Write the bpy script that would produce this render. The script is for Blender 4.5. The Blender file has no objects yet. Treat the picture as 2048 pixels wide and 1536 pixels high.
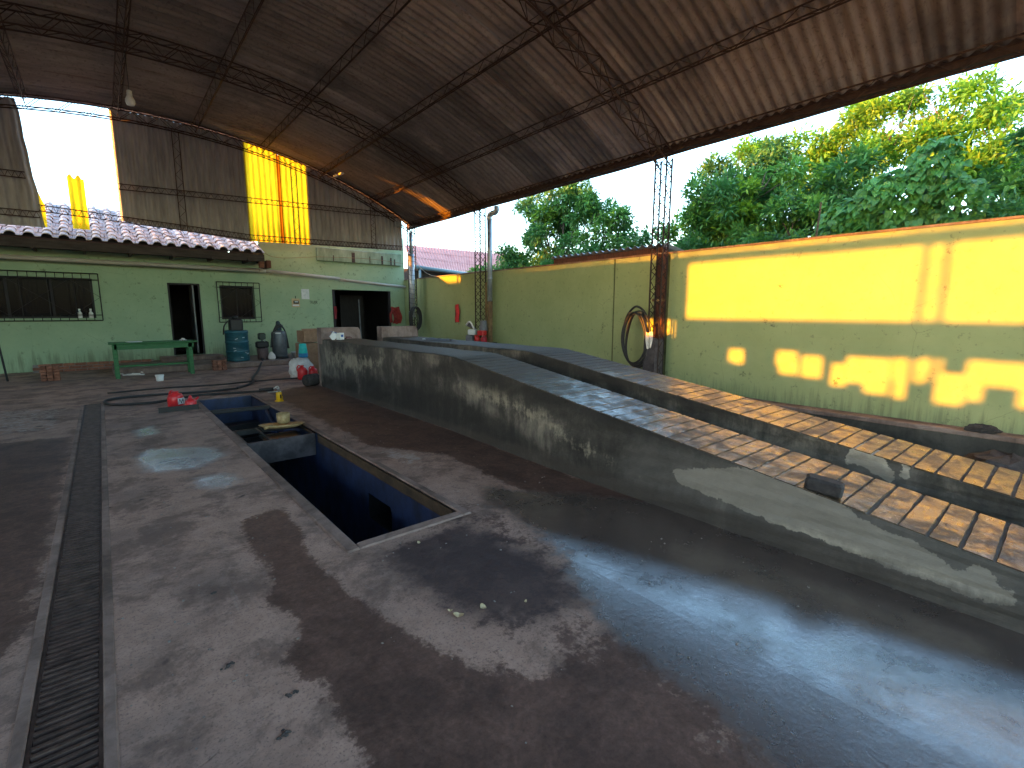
import bpy, math, random
import numpy as np
from mathutils import Vector, Matrix, Euler
random.seed(7)
rnd = random.Random(11)
S = bpy.context.scene
COL = S.collection

# ------------------------------------------------------------------ camera
cam = bpy.data.cameras.new("camera"); co = bpy.data.objects.new("camera", cam); COL.objects.link(co)
PITCH, YAW, ROLL = math.radians(8.54), math.radians(40.25), math.radians(0.1)
cp, sp, cy, sy = math.cos(PITCH), math.sin(PITCH), math.cos(YAW), math.sin(YAW)
fwd = Vector((sy*cp, cy*cp, -sp)); rgt = Vector((cy, -sy, 0)); up = rgt.cross(fwd)
r2 = math.cos(ROLL)*rgt + math.sin(ROLL)*up; u2 = -math.sin(ROLL)*rgt + math.cos(ROLL)*up
rot = Matrix((r2, u2, -fwd)).transposed()
co.matrix_world = Matrix.Translation((0, 0, 1.6)) @ rot.to_4x4()
cam.sensor_width = 36; cam.lens = 16.9; cam.clip_start = 0.05; cam.clip_end = 900
S.camera = co

# ------------------------------------------------------------------ light
SUN_EL = math.radians(6.75); SUN_AZ = math.radians(-74.3)   # azimuth from +y towards +x
sdir = Vector((math.sin(SUN_AZ)*math.cos(SUN_EL), math.cos(SUN_AZ)*math.cos(SUN_EL), math.sin(SUN_EL)))
W = bpy.data.worlds.new("World"); S.world = W; W.use_nodes = True
wn = W.node_tree; bg = wn.nodes["Background"]
sky = wn.nodes.new("ShaderNodeTexSky"); sky.sky_type = 'NISHITA'; sky.sun_disc = False
sky.sun_elevation = SUN_EL; sky.sun_rotation = SUN_AZ; sky.air_density = 1.0; sky.dust_density = 0.8; sky.ozone_density = 1.8
wn.links.new(sky.outputs[0], bg.inputs[0]); bg.inputs[1].default_value = 0.15
sl = bpy.data.lights.new("sun", 'SUN'); so = bpy.data.objects.new("sun", sl); COL.objects.link(so)
sl.energy = 2.0; sl.angle = math.radians(0.53); sl.color = (1.0, 0.32, 0.006)
so.rotation_euler = sdir.to_track_quat('Z', 'Y').to_euler(); so.location = (-20, 10, 12)
V = S.view_settings; V.view_transform = 'Standard'; V.look = 'None'; V.gamma = 1; V.use_curve_mapping = False
V.exposure = 3.55
S.cycles.use_denoising = True
S.cycles.max_bounces = 8; S.cycles.diffuse_bounces = 5; S.cycles.glossy_bounces = 4; S.cycles.transmission_bounces = 4
S.cycles.sample_clamp_indirect = 6

# ------------------------------------------------------------------ materials
def base_mat(name):
    m = bpy.data.materials.new(name); m.use_nodes = True
    nt = m.node_tree; b = nt.nodes["Principled BSDF"]
    return m, nt, b
def N(nt, t, **kw):
    n = nt.nodes.new(t)
    for k, v in kw.items(): setattr(n, k, v)
    return n
def L(nt, a, b): nt.links.new(a, b)
def math_(nt, op, a, b=None, c=None, clamp=False):
    n = N(nt, "ShaderNodeMath", operation=op, use_clamp=clamp)
    for i, v in enumerate((a, b, c)):
        if v is None: continue
        if isinstance(v, (int, float)): n.inputs[i].default_value = v
        else: L(nt, v, n.inputs[i])
    return n.outputs[0]
def pos(nt): return N(nt, "ShaderNodeNewGeometry").outputs["Position"]
def noise(nt, scale, detail=5, rough=.6, vec=None, stretch=None, dist=0.0):
    n = N(nt, "ShaderNodeTexNoise"); n.inputs["Scale"].default_value = scale
    n.inputs["Detail"].default_value = detail; n.inputs["Roughness"].default_value = rough
    n.inputs["Distortion"].default_value = dist
    v = vec if vec is not None else pos(nt)
    if stretch:
        mp = N(nt, "ShaderNodeMapping"); mp.inputs["Scale"].default_value = stretch; L(nt, v, mp.inputs[0]); v = mp.outputs[0]
    L(nt, v, n.inputs["Vector"])
    return n.outputs["Fac"]
def ramp(nt, fac, stops):
    r = N(nt, "ShaderNodeValToRGB"); e = r.color_ramp.elements
    while len(e) < len(stops): e.new(.5)
    for i, (p, c) in enumerate(stops):
        e[i].position = p; e[i].color = (*c, 1) if len(c) == 3 else c
    L(nt, fac, r.inputs[0]); return r.outputs[0]
def smooth(nt, val, a, b, lo=0.0, hi=1.0):
    n = N(nt, "ShaderNodeMapRange", interpolation_type='SMOOTHSTEP')
    n.inputs[1].default_value = a; n.inputs[2].default_value = b; n.inputs[3].default_value = lo; n.inputs[4].default_value = hi
    L(nt, val, n.inputs[0]); return n.outputs[0]
def mixc(nt, f, a, b, mode='MIX'):
    n = N(nt, "ShaderNodeMix", data_type='RGBA', blend_type=mode)
    for s, v in ((n.inputs[0], f), (n.inputs[6], a), (n.inputs[7], b)):
        if isinstance(v, (int, float)): s.default_value = v
        elif isinstance(v, tuple): s.default_value = (*v, 1)
        else: L(nt, v, s)
    return n.outputs[2]
def bump(nt, b, h, strength=.3, dist=.02):
    n = N(nt, "ShaderNodeBump"); n.inputs["Strength"].default_value = strength; n.inputs["Distance"].default_value = dist
    L(nt, h, n.inputs["Height"]); L(nt, n.outputs[0], b.inputs["Normal"]); return n
def pm(name, c1, c2, scale=6, rough=.7, bmp=.15, metal=0.0, stretch=None, detail=6, vary=0.0, lo=.35, hi=.65, rvar=.1):
    m, nt, b = base_mat(name)
    f = noise(nt, scale, detail, .65, stretch=stretch)
    c = ramp(nt, f, [(lo, c1), (hi, c2)])
    if vary:
        oi = N(nt, "ShaderNodeObjectInfo")
        k = math_(nt, 'MULTIPLY_ADD', oi.outputs["Random"], vary, 1 - vary/2)
        c = mixc(nt, 1.0, c, k, 'MULTIPLY')
    L(nt, c, b.inputs["Base Color"])
    L(nt, math_(nt, 'MULTIPLY_ADD', f, -rvar, rough + rvar/2, clamp=True), b.inputs["Roughness"])
    b.inputs["Metallic"].default_value = metal
    if bmp: bump(nt, b, noise(nt, scale*5, 4, .7), bmp, .01)
    return m
def plain(name, c, rough=.5, metal=0.0, v=.12):
    return pm(name, tuple(x*(1-v) for x in c), tuple(min(1, x*(1+v)) for x in c), 18, rough, .05, metal)

MT = {}
MT['steel_dark'] = pm("rusty_brown_steel", (.045, .022, .018), (.09, .045, .032), 9, .75, .2, .2)
MT['steel_tower'] = pm("dark_rusted_rod", (.018, .011, .009), (.04, .022, .016), 12, .8, .2, .1)
MT['black'] = plain("black_rubber", (.018, .018, .02), .55)
MT['blackmetal'] = plain("black_iron", (.02, .02, .022), .5, .4)
MT['red'] = plain("red_plastic", (.62, .025, .03), .35)
MT['redcloth'] = pm("red_cloth", (.5, .02, .025), (.75, .05, .05), 12, .85, .2)
MT['white'] = plain("white_plastic", (.75, .75, .72), .4, 0, .05)
MT['whitebag'] = pm("white_woven_sack", (.62, .58, .54), (.78, .75, .72), 14, .8, .5)
MT['cyan'] = plain("turquoise_plastic", (.02, .55, .5), .35)
MT['blue'] = plain("blue_plastic", (.02, .2, .4), .4)
MT['yellow'] = plain("yellow_enamel", (.75, .42, .01), .4)
MT['gold'] = pm("oily_tan_metal", (.30, .2, .08), (.46, .33, .16), 20, .45, .3, .2)
MT['grey'] = plain("grey_plastic", (.16, .16, .18), .5)
MT['tankgrey'] = pm("dull_grey_steel", (.09, .1, .11), (.15, .16, .17), 7, .45, .1, .4)
MT['teal'] = pm("scuffed_teal_drum_paint", (.008, .06, .085), (.02, .11, .14), 5, .45, .15, .1, (1, 1, 3))
MT['cardboard'] = pm("cardboard", (.24, .13, .07), (.33, .19, .11), 10, .85, .1)
MT['brick'] = pm("red_brick", (.2, .08, .05), (.32, .14, .09), 14, .9, .5, vary=.5)
MT['mortar'] = pm("old_mortar", (.16, .14, .13), (.26, .23, .21), 9, .95, .5)
MT['benchgreen'] = pm("worn_green_bench_paint", (.012, .09, .025), (.03, .17, .05), 6, .6, .2, 0, (1, 6, 6))
MT['rubble'] = pm("dark_stone", (.025, .022, .022), (.06, .052, .05), 14, .85, .8)
MT['pvc'] = pm("dirty_cream_pvc", (.34, .3, .25), (.5, .45, .38), 3, .5, .05, 0, (.6, 4, 4))
MT['galv'] = pm("galvanised_downpipe", (.3, .32, .36), (.45, .47, .5), 5, .45, .1, .5)
MT['rustpipe'] = pm("brown_rusty_pipe", (.15, .08, .04), (.28, .17, .08), 7, .8, .3)
MT['wood_dark'] = pm("dark_weathered_wood", (.03, .02, .016), (.08, .05, .04), 6, .85, .4, 0, (1, 1, 6))
MT['postbrown'] = pm("red_brown_timber", (.07, .022, .014), (.15, .05, .03), 6, .8, .4, 0, (6, 6, 1))
MT['soffit'] = pm("dark_eave_timber", (.035, .026, .024), (.08, .06, .055), 4, .85, .3, 0, (.6, 4, 4))
MT['tile'] = pm("pale_clay_tile", (.52, .43, .41), (.70, .61, .59), 9, .85, .4, vary=.3)
MT['redroof'] = pm("faded_red_roof_sheet", (.5, .17, .14), (.62, .26, .21), 2.5, .6, .1)
MT['bluegrey'] = plain("blue_grey_gutter", (.12, .19, .24), .45)
MT['soil'] = pm("packed_earth", (.11, .085, .065), (.2, .16, .12), .8, .95, .5)
MT['leafdebris'] = pm("dry_tan_leaf", (.42, .33, .18), (.6, .5, .3), 30, .7, .3)
MT['bulb'] = plain("white_lamp_glass", (.82, .8, .8), .35, 0, .03)
MT['paper'] = pm("white_paper", (.55, .6, .6), (.72, .74, .74), 12, .8, .05)
MT['ink'] = plain("black_marker_ink", (.012, .016, .014), .7)
MT['signtan'] = plain("beige_sign_plate", (.5, .36, .2), .55)
MT['inkblue'] = plain("blue_print", (.03, .1, .3), .6)
MT['curtain'] = pm("greyish_curtain", (.07, .065, .08), (.13, .12, .14), 4, .9, .1, 0, (8, 1, .6))
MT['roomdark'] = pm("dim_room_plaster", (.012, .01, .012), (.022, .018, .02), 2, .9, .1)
MT['doorwood'] = pm("grey_brown_door", (.014, .012, .014), (.028, .023, .025), 5, .7, .2, 0, (8, 8, 1))
MT['bark'] = pm("tree_bark", (.05, .038, .028), (.12, .095, .075), 9, .9, .8, 0, (3, 3, 1))
MT['fence'] = pm("grey_block_wall", (.2, .18, .16), (.3, .27, .24), 3, .9, .4)
MT['scuff'] = plain("bare_scuffed_metal", (.4, .45, .47), .5)

def glass():
    m, nt, b = base_mat("dark_window_glass")
    b.inputs["Base Color"].default_value = (.008, .007, .012, 1); b.inputs["Roughness"].default_value = .12
    b.inputs["Alpha"].default_value = .72; b.inputs["Specular IOR Level"].default_value = .04
    return m
MT['glass'] = glass()

def roof_mat():
    m, nt, b = base_mat("aged_fibre_cement")
    f = noise(nt, 1.1, 7, .7, stretch=(.35, 2.4, 1)); f2 = noise(nt, 14, 4, .7)
    c = ramp(nt, f, [(.3, (.175, .14, .13)), (.5, (.305, .24, .215)), (.7, (.43, .345, .30))])
    c = mixc(nt, smooth(nt, noise(nt, 1.6, 6, .72, stretch=(.3, 5.5, 1)), .56, .68, 0, .6), c, (.13, .062, .035))
    c = mixc(nt, smooth(nt, noise(nt, .5, 5, .7), .5, .62, 0, .45), c, (.12, .10, .098))
    c = mixc(nt, smooth(nt, f2, .52, .7, 0, .55), c, (.09, .062, .052))
    oi = N(nt, "ShaderNodeObjectInfo")
    c = mixc(nt, 1.0, c, math_(nt, 'MULTIPLY_ADD', oi.outputs["Random"], .6, .7), 'MULTIPLY')
    L(nt, c, b.inputs["Base Color"]); b.inputs["Roughness"].default_value = .85
    bump(nt, b, f2, .2, .01); return m
MT['roof'] = roof_mat()
MT['gable'] = pm("dull_grey_corrugated_sheet", (.34, .32, .33), (.54, .51, .52), 2.2, .7, .1, .1, (3, 3, .5), vary=.3)

def yellow_sheet(nm="translucent_yellow_sheet", ca=(.66, .36, .008), cb=(.90, .62, .02)):
    m, nt, b = base_mat(nm)
    f = noise(nt, 4, 5, .6, stretch=(3, 3, .5))
    c = ramp(nt, f, [(.3, ca), (.7, cb)])
    c = mixc(nt, smooth(nt, noise(nt, 3, 6, .7, stretch=(5, 5, .35)), .52, .72, 0, .7), c, (.40, .17, .006))
    t = N(nt, "ShaderNodeBsdfTranslucent"); d = N(nt, "ShaderNodeBsdfDiffuse"); mx = N(nt, "ShaderNodeMixShader")
    L(nt, c, t.inputs[0]); L(nt, c, d.inputs[0]); mx.inputs[0].default_value = .22
    L(nt, t.outputs[0], mx.inputs[1]); L(nt, d.outputs[0], mx.inputs[2])
    L(nt, mx.outputs[0], nt.nodes["Material Output"].inputs[0]); return m
MT['yellowsheet'] = yellow_sheet()
MT['rustsheet'] = yellow_sheet('rust_stained_yellow_lap', (.30, .10, .004), (.42, .17, .006))
MT['ruststrip'] = pm("rust_streaked_lap", (.22, .07, .012), (.4, .17, .02), 5, .8, .2, 0, (4, 4, .6))

def wall_mat(name, a, b_, grime, base_h=0.5):
    m, nt, b = base_mat(name)
    f = noise(nt, 1.3, 7, .65); f2 = noise(nt, 9, 6, .7); f3 = noise(nt, 3.2, 7, .75); st = noise(nt, 5, 5, .65, stretch=(2.2, 2.2, .16))
    c = ramp(nt, f, [(.3, a), (.7, b_)])
    c = mixc(nt, smooth(nt, f2, .58, .68, 0, .5), c, grime)
    c = mixc(nt, smooth(nt, f3, .61, .70, 0, .8), c, tuple(x*.55 for x in grime))
    z = N(nt, "ShaderNodeSeparateXYZ"); L(nt, pos(nt), z.inputs[0])
    c = mixc(nt, smooth(nt, noise(nt, 14, 6, .8, dist=.3), .66, .72, 0, .75), c, tuple(x*.45 for x in grime))
    low = math_(nt, 'MULTIPLY', smooth(nt, z.outputs[2], base_h + .6, base_h - .5), st)
    c = mixc(nt, smooth(nt, low, .38, .62, 0, .55), c, grime)
    c = mixc(nt, smooth(nt, st, .62, .78, 0, .3), c, grime)
    # hairline cracks
    vo = N(nt, "ShaderNodeTexVoronoi", feature='DISTANCE_TO_EDGE'); vo.inputs["Scale"].default_value = .9
    mp = N(nt, "ShaderNodeMixRGB"); mp.inputs[0].default_value = .12
    nz = N(nt, "ShaderNodeTexNoise"); nz.inputs["Scale"].default_value = 3; nz.inputs["Detail"].default_value = 5; L(nt, pos(nt), nz.inputs["Vector"])
    L(nt, pos(nt), mp.inputs[1]); L(nt, nz.outputs["Color"], mp.inputs[2]); L(nt, mp.outputs[0], vo.inputs["Vector"])
    ck = math_(nt, 'MULTIPLY', smooth(nt, vo.outputs[0], .006, .0), smooth(nt, f, .5, .6))
    c = mixc(nt, math_(nt, 'MULTIPLY', ck, .3), c, tuple(x*.5 for x in grime))
    L(nt, c, b.inputs["Base Color"]); b.inputs["Roughness"].default_value = .8
    bump(nt, b, f2, .25, .012); return m
MT['olive'] = wall_mat("olive_yellow_wall_paint", (.29, .35, .165), (.37, .425, .21), (.11, .13, .07), .4)
MT['mint'] = wall_mat("mint_green_wall_paint", (.27, .385, .24), (.35, .465, .29), (.10, .12, .07), .7)
MT['olivejoint'] = pm("mossy_joint", (.07, .08, .03), (.12, .13, .05), 8, .9, .3)
MT['mintpale'] = pm("pale_green_band", (.15, .22, .14), (.29, .38, .27), 3, .8, .2, 0, (2, 2, .5))

def floor_mat():
    m, nt, b = base_mat("stained_concrete_floor")
    A = lambda n: N(nt, "ShaderNodeAttribute", attribute_name=n).outputs["Fac"]
    n1 = noise(nt, .9, 7, .65); n2 = noise(nt, 4.5, 8, .72); n3 = noise(nt, 34, 5, .7); n4 = noise(nt, 11, 8, .75, dist=.6)
    ns = noise(nt, 2.2, 6, .7, stretch=(9, .5, 1))
    c = ramp(nt, n2, [(.25, (.265, .172, .133)), (.5, (.385, .255, .20)), (.75, (.51, .345, .275))])
    c = mixc(nt, smooth(nt, n3, .52, .66, 0, .5), c, (.16, .122, .108))
    c = mixc(nt, smooth(nt, n1, .44, .62, 0, .6), c, (.19, .142, .126))
    nb2 = noise(nt, 1.9, 9, .74, dist=.25)
    c = mixc(nt, smooth(nt, nb2, .46, .6, 0, .72), c, (.12, .08, .066))
    c = mixc(nt, smooth(nt, noise(nt, 75, 3, .75), .54, .66, 0, .6), c, (.10, .078, .07))
    c = mixc(nt, smooth(nt, noise(nt, 17, 5, .75, dist=.4), .62, .70, 0, .7), c, (.085, .062, .055))
    c = mixc(nt, smooth(nt, ns, .6, .75, 0, .3), c, (.36, .33, .30))
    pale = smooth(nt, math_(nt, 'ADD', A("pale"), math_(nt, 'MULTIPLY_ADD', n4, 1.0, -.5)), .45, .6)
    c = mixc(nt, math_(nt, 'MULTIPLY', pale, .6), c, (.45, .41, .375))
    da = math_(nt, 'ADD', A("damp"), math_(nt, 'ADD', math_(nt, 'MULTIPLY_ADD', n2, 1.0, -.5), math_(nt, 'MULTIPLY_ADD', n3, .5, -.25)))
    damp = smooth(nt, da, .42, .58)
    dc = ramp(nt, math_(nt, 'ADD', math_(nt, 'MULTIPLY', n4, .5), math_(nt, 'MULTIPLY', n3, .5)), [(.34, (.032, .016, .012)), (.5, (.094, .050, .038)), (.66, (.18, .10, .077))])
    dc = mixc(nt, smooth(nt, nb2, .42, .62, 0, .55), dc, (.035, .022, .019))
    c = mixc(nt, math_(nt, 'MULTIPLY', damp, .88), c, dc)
    oil = smooth(nt, math_(nt, 'ADD', A("oil"), math_(nt, 'MULTIPLY_ADD', n2, .9, -.45)), .35, .75)
    c = mixc(nt, math_(nt, 'MULTIPLY', oil, .85), c, (.045, .032, .034))
    spot = smooth(nt, noise(nt, 3.1, 3, .5, dist=.4), .70, .735)
    c = mixc(nt, math_(nt, 'MULTIPLY', spot, .75), c, (.04, .032, .03))
    wa = math_(nt, 'ADD', A("wet"), math_(nt, 'ADD', math_(nt, 'MULTIPLY_ADD', n1, .7, -.35), math_(nt, 'MULTIPLY_ADD', n4, .5, -.25)))
    wet = smooth(nt, wa, .40, .62)
    c = mixc(nt, math_(nt, 'MULTIPLY', wet, .88), c, mixc(nt, n2, (.035, .028, .027), (.085, .066, .06)))
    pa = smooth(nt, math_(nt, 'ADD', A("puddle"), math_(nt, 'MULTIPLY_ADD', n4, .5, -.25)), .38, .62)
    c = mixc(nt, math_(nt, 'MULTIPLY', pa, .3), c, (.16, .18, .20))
    # fine cracks
    vo = N(nt, "ShaderNodeTexVoronoi", feature='DISTANCE_TO_EDGE'); vo.inputs["Scale"].default_value = .42
    mp = N(nt, "ShaderNodeMixRGB"); mp.inputs[0].default_value = .16
    nz = N(nt, "ShaderNodeTexNoise"); nz.inputs["Scale"].default_value = 2.5; nz.inputs["Detail"].default_value = 8; L(nt, pos(nt), nz.inputs["Vector"])
    L(nt, pos(nt), mp.inputs[1]); L(nt, nz.outputs["Color"], mp.inputs[2]); L(nt, mp.outputs[0], vo.inputs["Vector"])
    crack = math_(nt, 'MULTIPLY', smooth(nt, vo.outputs[0], .0022, .0), smooth(nt, n1, .52, .6))
    c = mixc(nt, math_(nt, 'MULTIPLY', crack, .6), c, (.03, .025, .022))
    L(nt, c, b.inputs["Base Color"])
    r = math_(nt, 'MULTIPLY_ADD', damp, -.2, .82)
    gloss = math_(nt, 'MAXIMUM', wet, pa, clamp=True)
    rw = math_(nt, 'ADD', math_(nt, 'MULTIPLY_ADD', nb2, .5, -.08), math_(nt, 'MULTIPLY', n3, .12), clamp=True)
    mr = N(nt, "ShaderNodeMix", data_type='FLOAT'); L(nt, gloss, mr.inputs[0]); L(nt, r, mr.inputs[2]); L(nt, rw, mr.inputs[3])
    L(nt, mr.outputs[0], b.inputs["Roughness"])
    L(nt, math_(nt, 'MULTIPLY_ADD', gloss, .65, .3), b.inputs["Specular IOR Level"])
    h = math_(nt, 'ADD', math_(nt, 'MULTIPLY', n3, .55), math_(nt, 'MULTIPLY', n4, .45))
    h = math_(nt, 'SUBTRACT', h, math_(nt, 'MULTIPLY', crack, .8))
    bn = bump(nt, b, h, .32, .02); L(nt, math_(nt, 'MULTIPLY_ADD', gloss, -.2, .34), bn.inputs["Strength"])
    L(nt, math_(nt, 'MULTIPLY', gloss, smooth(nt, nb2, .68, .4, .25, 1)), b.inputs["Coat Weight"]); b.inputs["Coat IOR"].default_value = 1.8
    L(nt, math_(nt, 'MULTIPLY_ADD', nb2, .55, -.10, clamp=True), b.inputs["Coat Roughness"])
    bc = N(nt, "ShaderNodeBump"); bc.inputs["Strength"].default_value = .12; bc.inputs["Distance"].default_value = .01
    L(nt, noise(nt, 26, 6, .72, stretch=(1, 1, 1)), bc.inputs["Height"]); L(nt, bc.outputs[0], b.inputs["Coat Normal"]); return m
MT['floor'] = floor_mat()

def conc_mat(name, attr=None, dark=(.022, .021, .019), mid=(.06, .056, .048), light=(.19, .172, .14)):
    m, nt, b = base_mat(name)
    n1 = noise(nt, 1.5, 9, .72, stretch=(1, 1, .8), dist=.5); n2 = noise(nt, 5, 8, .75); n3 = noise(nt, 30, 5, .7); st = noise(nt, 4, 6, .7, stretch=(2.4, 2.4, .22))
    f = math_(nt, 'ADD', math_(nt, 'MULTIPLY', n1, .78), math_(nt, 'MULTIPLY', st, .22))
    c = ramp(nt, f, [(.38, dark), (.5, mid), (.62, light)])
    c = mixc(nt, smooth(nt, n2, .55, .75, 0, .5), c, tuple(x*.5 for x in dark))
    c = mixc(nt, smooth(nt, n3, .6, .75, 0, .3), c, light)
    if attr:
        z = N(nt, "ShaderNodeSeparateXYZ"); L(nt, pos(nt), z.inputs[0])
        a = N(nt, "ShaderNodeAttribute", attribute_name="pale").outputs["Fac"]
        pl = smooth(nt, math_(nt, 'ADD', a, math_(nt, 'ADD', math_(nt, 'MULTIPLY_ADD', n2, .9, -.45), math_(nt, 'MULTIPLY_ADD', noise(nt, 16, 6, .7), .8, -.4))), .47, .53)
        c = mixc(nt, pl, c, ramp(nt, n2, [(.3, (.62, .56, .45)), (.7, (.84, .77, .63))]))
        g = N(nt, "ShaderNodeAttribute", attribute_name="plaster").outputs["Fac"]
        ga = smooth(nt, math_(nt, 'ADD', g, math_(nt, 'MULTIPLY_ADD', n2, .8, -.4)), .3, .8)
        c = mixc(nt, math_(nt, 'MULTIPLY', ga, .8), c, ramp(nt, n1, [(.3, (.075, .071, .064)), (.7, (.15, .142, .128))]))
        lg = N(nt, "ShaderNodeAttribute", attribute_name="worn").outputs["Fac"]
        lg = smooth(nt, math_(nt, 'ADD', lg, math_(nt, 'ADD', math_(nt, 'MULTIPLY_ADD', n2, 1.3, -.65), math_(nt, 'MULTIPLY_ADD', st, .6, -.3))), .45, .75)
        c = mixc(nt, math_(nt, 'MULTIPLY', lg, .8), c, (.33, .30, .225))
        mo = N(nt, "ShaderNodeAttribute", attribute_name="mould").outputs["Fac"]
        mo = smooth(nt, math_(nt, 'ADD', mo, math_(nt, 'MULTIPLY_ADD', n2, .9, -.45)), .3, .8)
        c = mixc(nt, math_(nt, 'MULTIPLY', mo, .8), c, (.016, .016, .015))
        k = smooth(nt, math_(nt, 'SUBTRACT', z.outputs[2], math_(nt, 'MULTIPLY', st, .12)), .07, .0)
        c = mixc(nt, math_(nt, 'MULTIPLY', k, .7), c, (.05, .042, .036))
    L(nt, c, b.inputs["Base Color"]); b.inputs["Roughness"].default_value = .8
    bump(nt, b, math_(nt, 'ADD', n3, n2), .35, .015); return m
MT['ramp'] = conc_mat("mould_stained_concrete", True)
MT['rim'] = conc_mat("worn_concrete_rim", None, (.10, .068, .055), (.20, .138, .114), (.31, .225, .19))
MT['wetdark'] = conc_mat("wet_dark_gully_concrete", None, (.022, .021, .018), (.05, .047, .04), (.09, .085, .07))

def slab_mat():
    m, nt, b = base_mat("wet_ramp_slab")
    n1 = noise(nt, 2.2, 7, .7); n2 = noise(nt, 9, 7, .75, stretch=(1.0, 2.4, 1)); n3 = noise(nt, 40, 4, .7)
    c = ramp(nt, n2, [(.3, (.022, .015, .007)), (.55, (.05, .034, .016)), (.75, (.10, .075, .045))])
    c = mixc(nt, smooth(nt, n1, .5, .7, 0, .5), c, (.08, .055, .04))
    s = N(nt, "ShaderNodeSeparateXYZ"); L(nt, pos(nt), s.inputs[0])
    w = math_(nt, 'MULTIPLY', smooth(nt, math_(nt, 'ADD', s.outputs[1], math_(nt, 'MULTIPLY_ADD', n1, 2.4, -1.2)), 4.6, 3.2), smooth(nt, noise(nt, 5, 8, .75, dist=.5), .60, .40, .1, .8))
    c = mixc(nt, math_(nt, 'MULTIPLY', w, .35), c, (.06, .045, .022))
    red = smooth(nt, math_(nt, 'ADD', s.outputs[1], n2), .75, .2)
    c = mixc(nt, math_(nt, 'MULTIPLY', red, .7), c, (.085, .028, .016))
    L(nt, c, b.inputs["Base Color"])
    wr = math_(nt, 'MULTIPLY_ADD', n2, .55, -.06, clamp=True)
    mr = N(nt, "ShaderNodeMix", data_type='FLOAT'); L(nt, w, mr.inputs[0]); mr.inputs[2].default_value = .62; L(nt, wr, mr.inputs[3])
    L(nt, mr.outputs[0], b.inputs["Roughness"]); b.inputs["Specular IOR Level"].default_value = .55
    L(nt, w, b.inputs["Coat Weight"]); b.inputs["Coat IOR"].default_value = 1.75; L(nt, math_(nt, 'MULTIPLY_ADD', n2, .6, -.1, clamp=True), b.inputs["Coat Roughness"])
    bump(nt, b, math_(nt, 'ADD', n3, n2), .3, .012); return m
MT['slab'] = slab_mat()
MT['pitblue'] = pm("blue_pit_paint", (.010, .014, .032), (.022, .045, .125), 3.5, .6, .2, 0, (1, 1, .7))
MT['pitfloor'] = pm("oily_black_pit_floor", (.006, .006, .007), (.015, .014, .015), 4, .5, .2)
MT['grate'] = pm("worn_grate_steel", (.055, .034, .028), (.12, .075, .06), 14, .6, .2, .35)

def leaf_mat(name, c, back=.35):
    m, nt, b = base_mat(name)
    f = noise(nt, 2.3, 3, .5); f2 = noise(nt, 16, 2, .5)
    cc = ramp(nt, f, [(.3, tuple(x*.6 for x in c)), (.7, tuple(x*1.35 for x in c))])
    cc = mixc(nt, smooth(nt, f2, .5, .75, 0, .4), cc, tuple(x*1.6 for x in c))
    t = N(nt, "ShaderNodeBsdfTranslucent"); mx = N(nt, "ShaderNodeMixShader"); mx.inputs[0].default_value = back
    L(nt, cc, b.inputs["Base Color"]); b.inputs["Roughness"].default_value = .45
    L(nt, cc, t.inputs[0]); L(nt, b.outputs[0], mx.inputs[1]); L(nt, t.outputs[0], mx.inputs[2])
    L(nt, mx.outputs[0], nt.nodes["Material Output"].inputs[0]); return m
MT['leaf_deep'] = leaf_mat("deep_green_leaf", (.065, .20, .05))
MT['leaf_mid'] = leaf_mat("mid_green_leaf", (.12, .29, .05))
MT['leaf_lime'] = leaf_mat("yellow_green_leaf", (.20, .36, .03), .45)
MT['leaf_gold'] = leaf_mat("olive_gold_leaf", (.13, .34, .035), .45)
MT['leaf_vine'] = leaf_mat("broad_green_leaf", (.085, .25, .055), .35)

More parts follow.
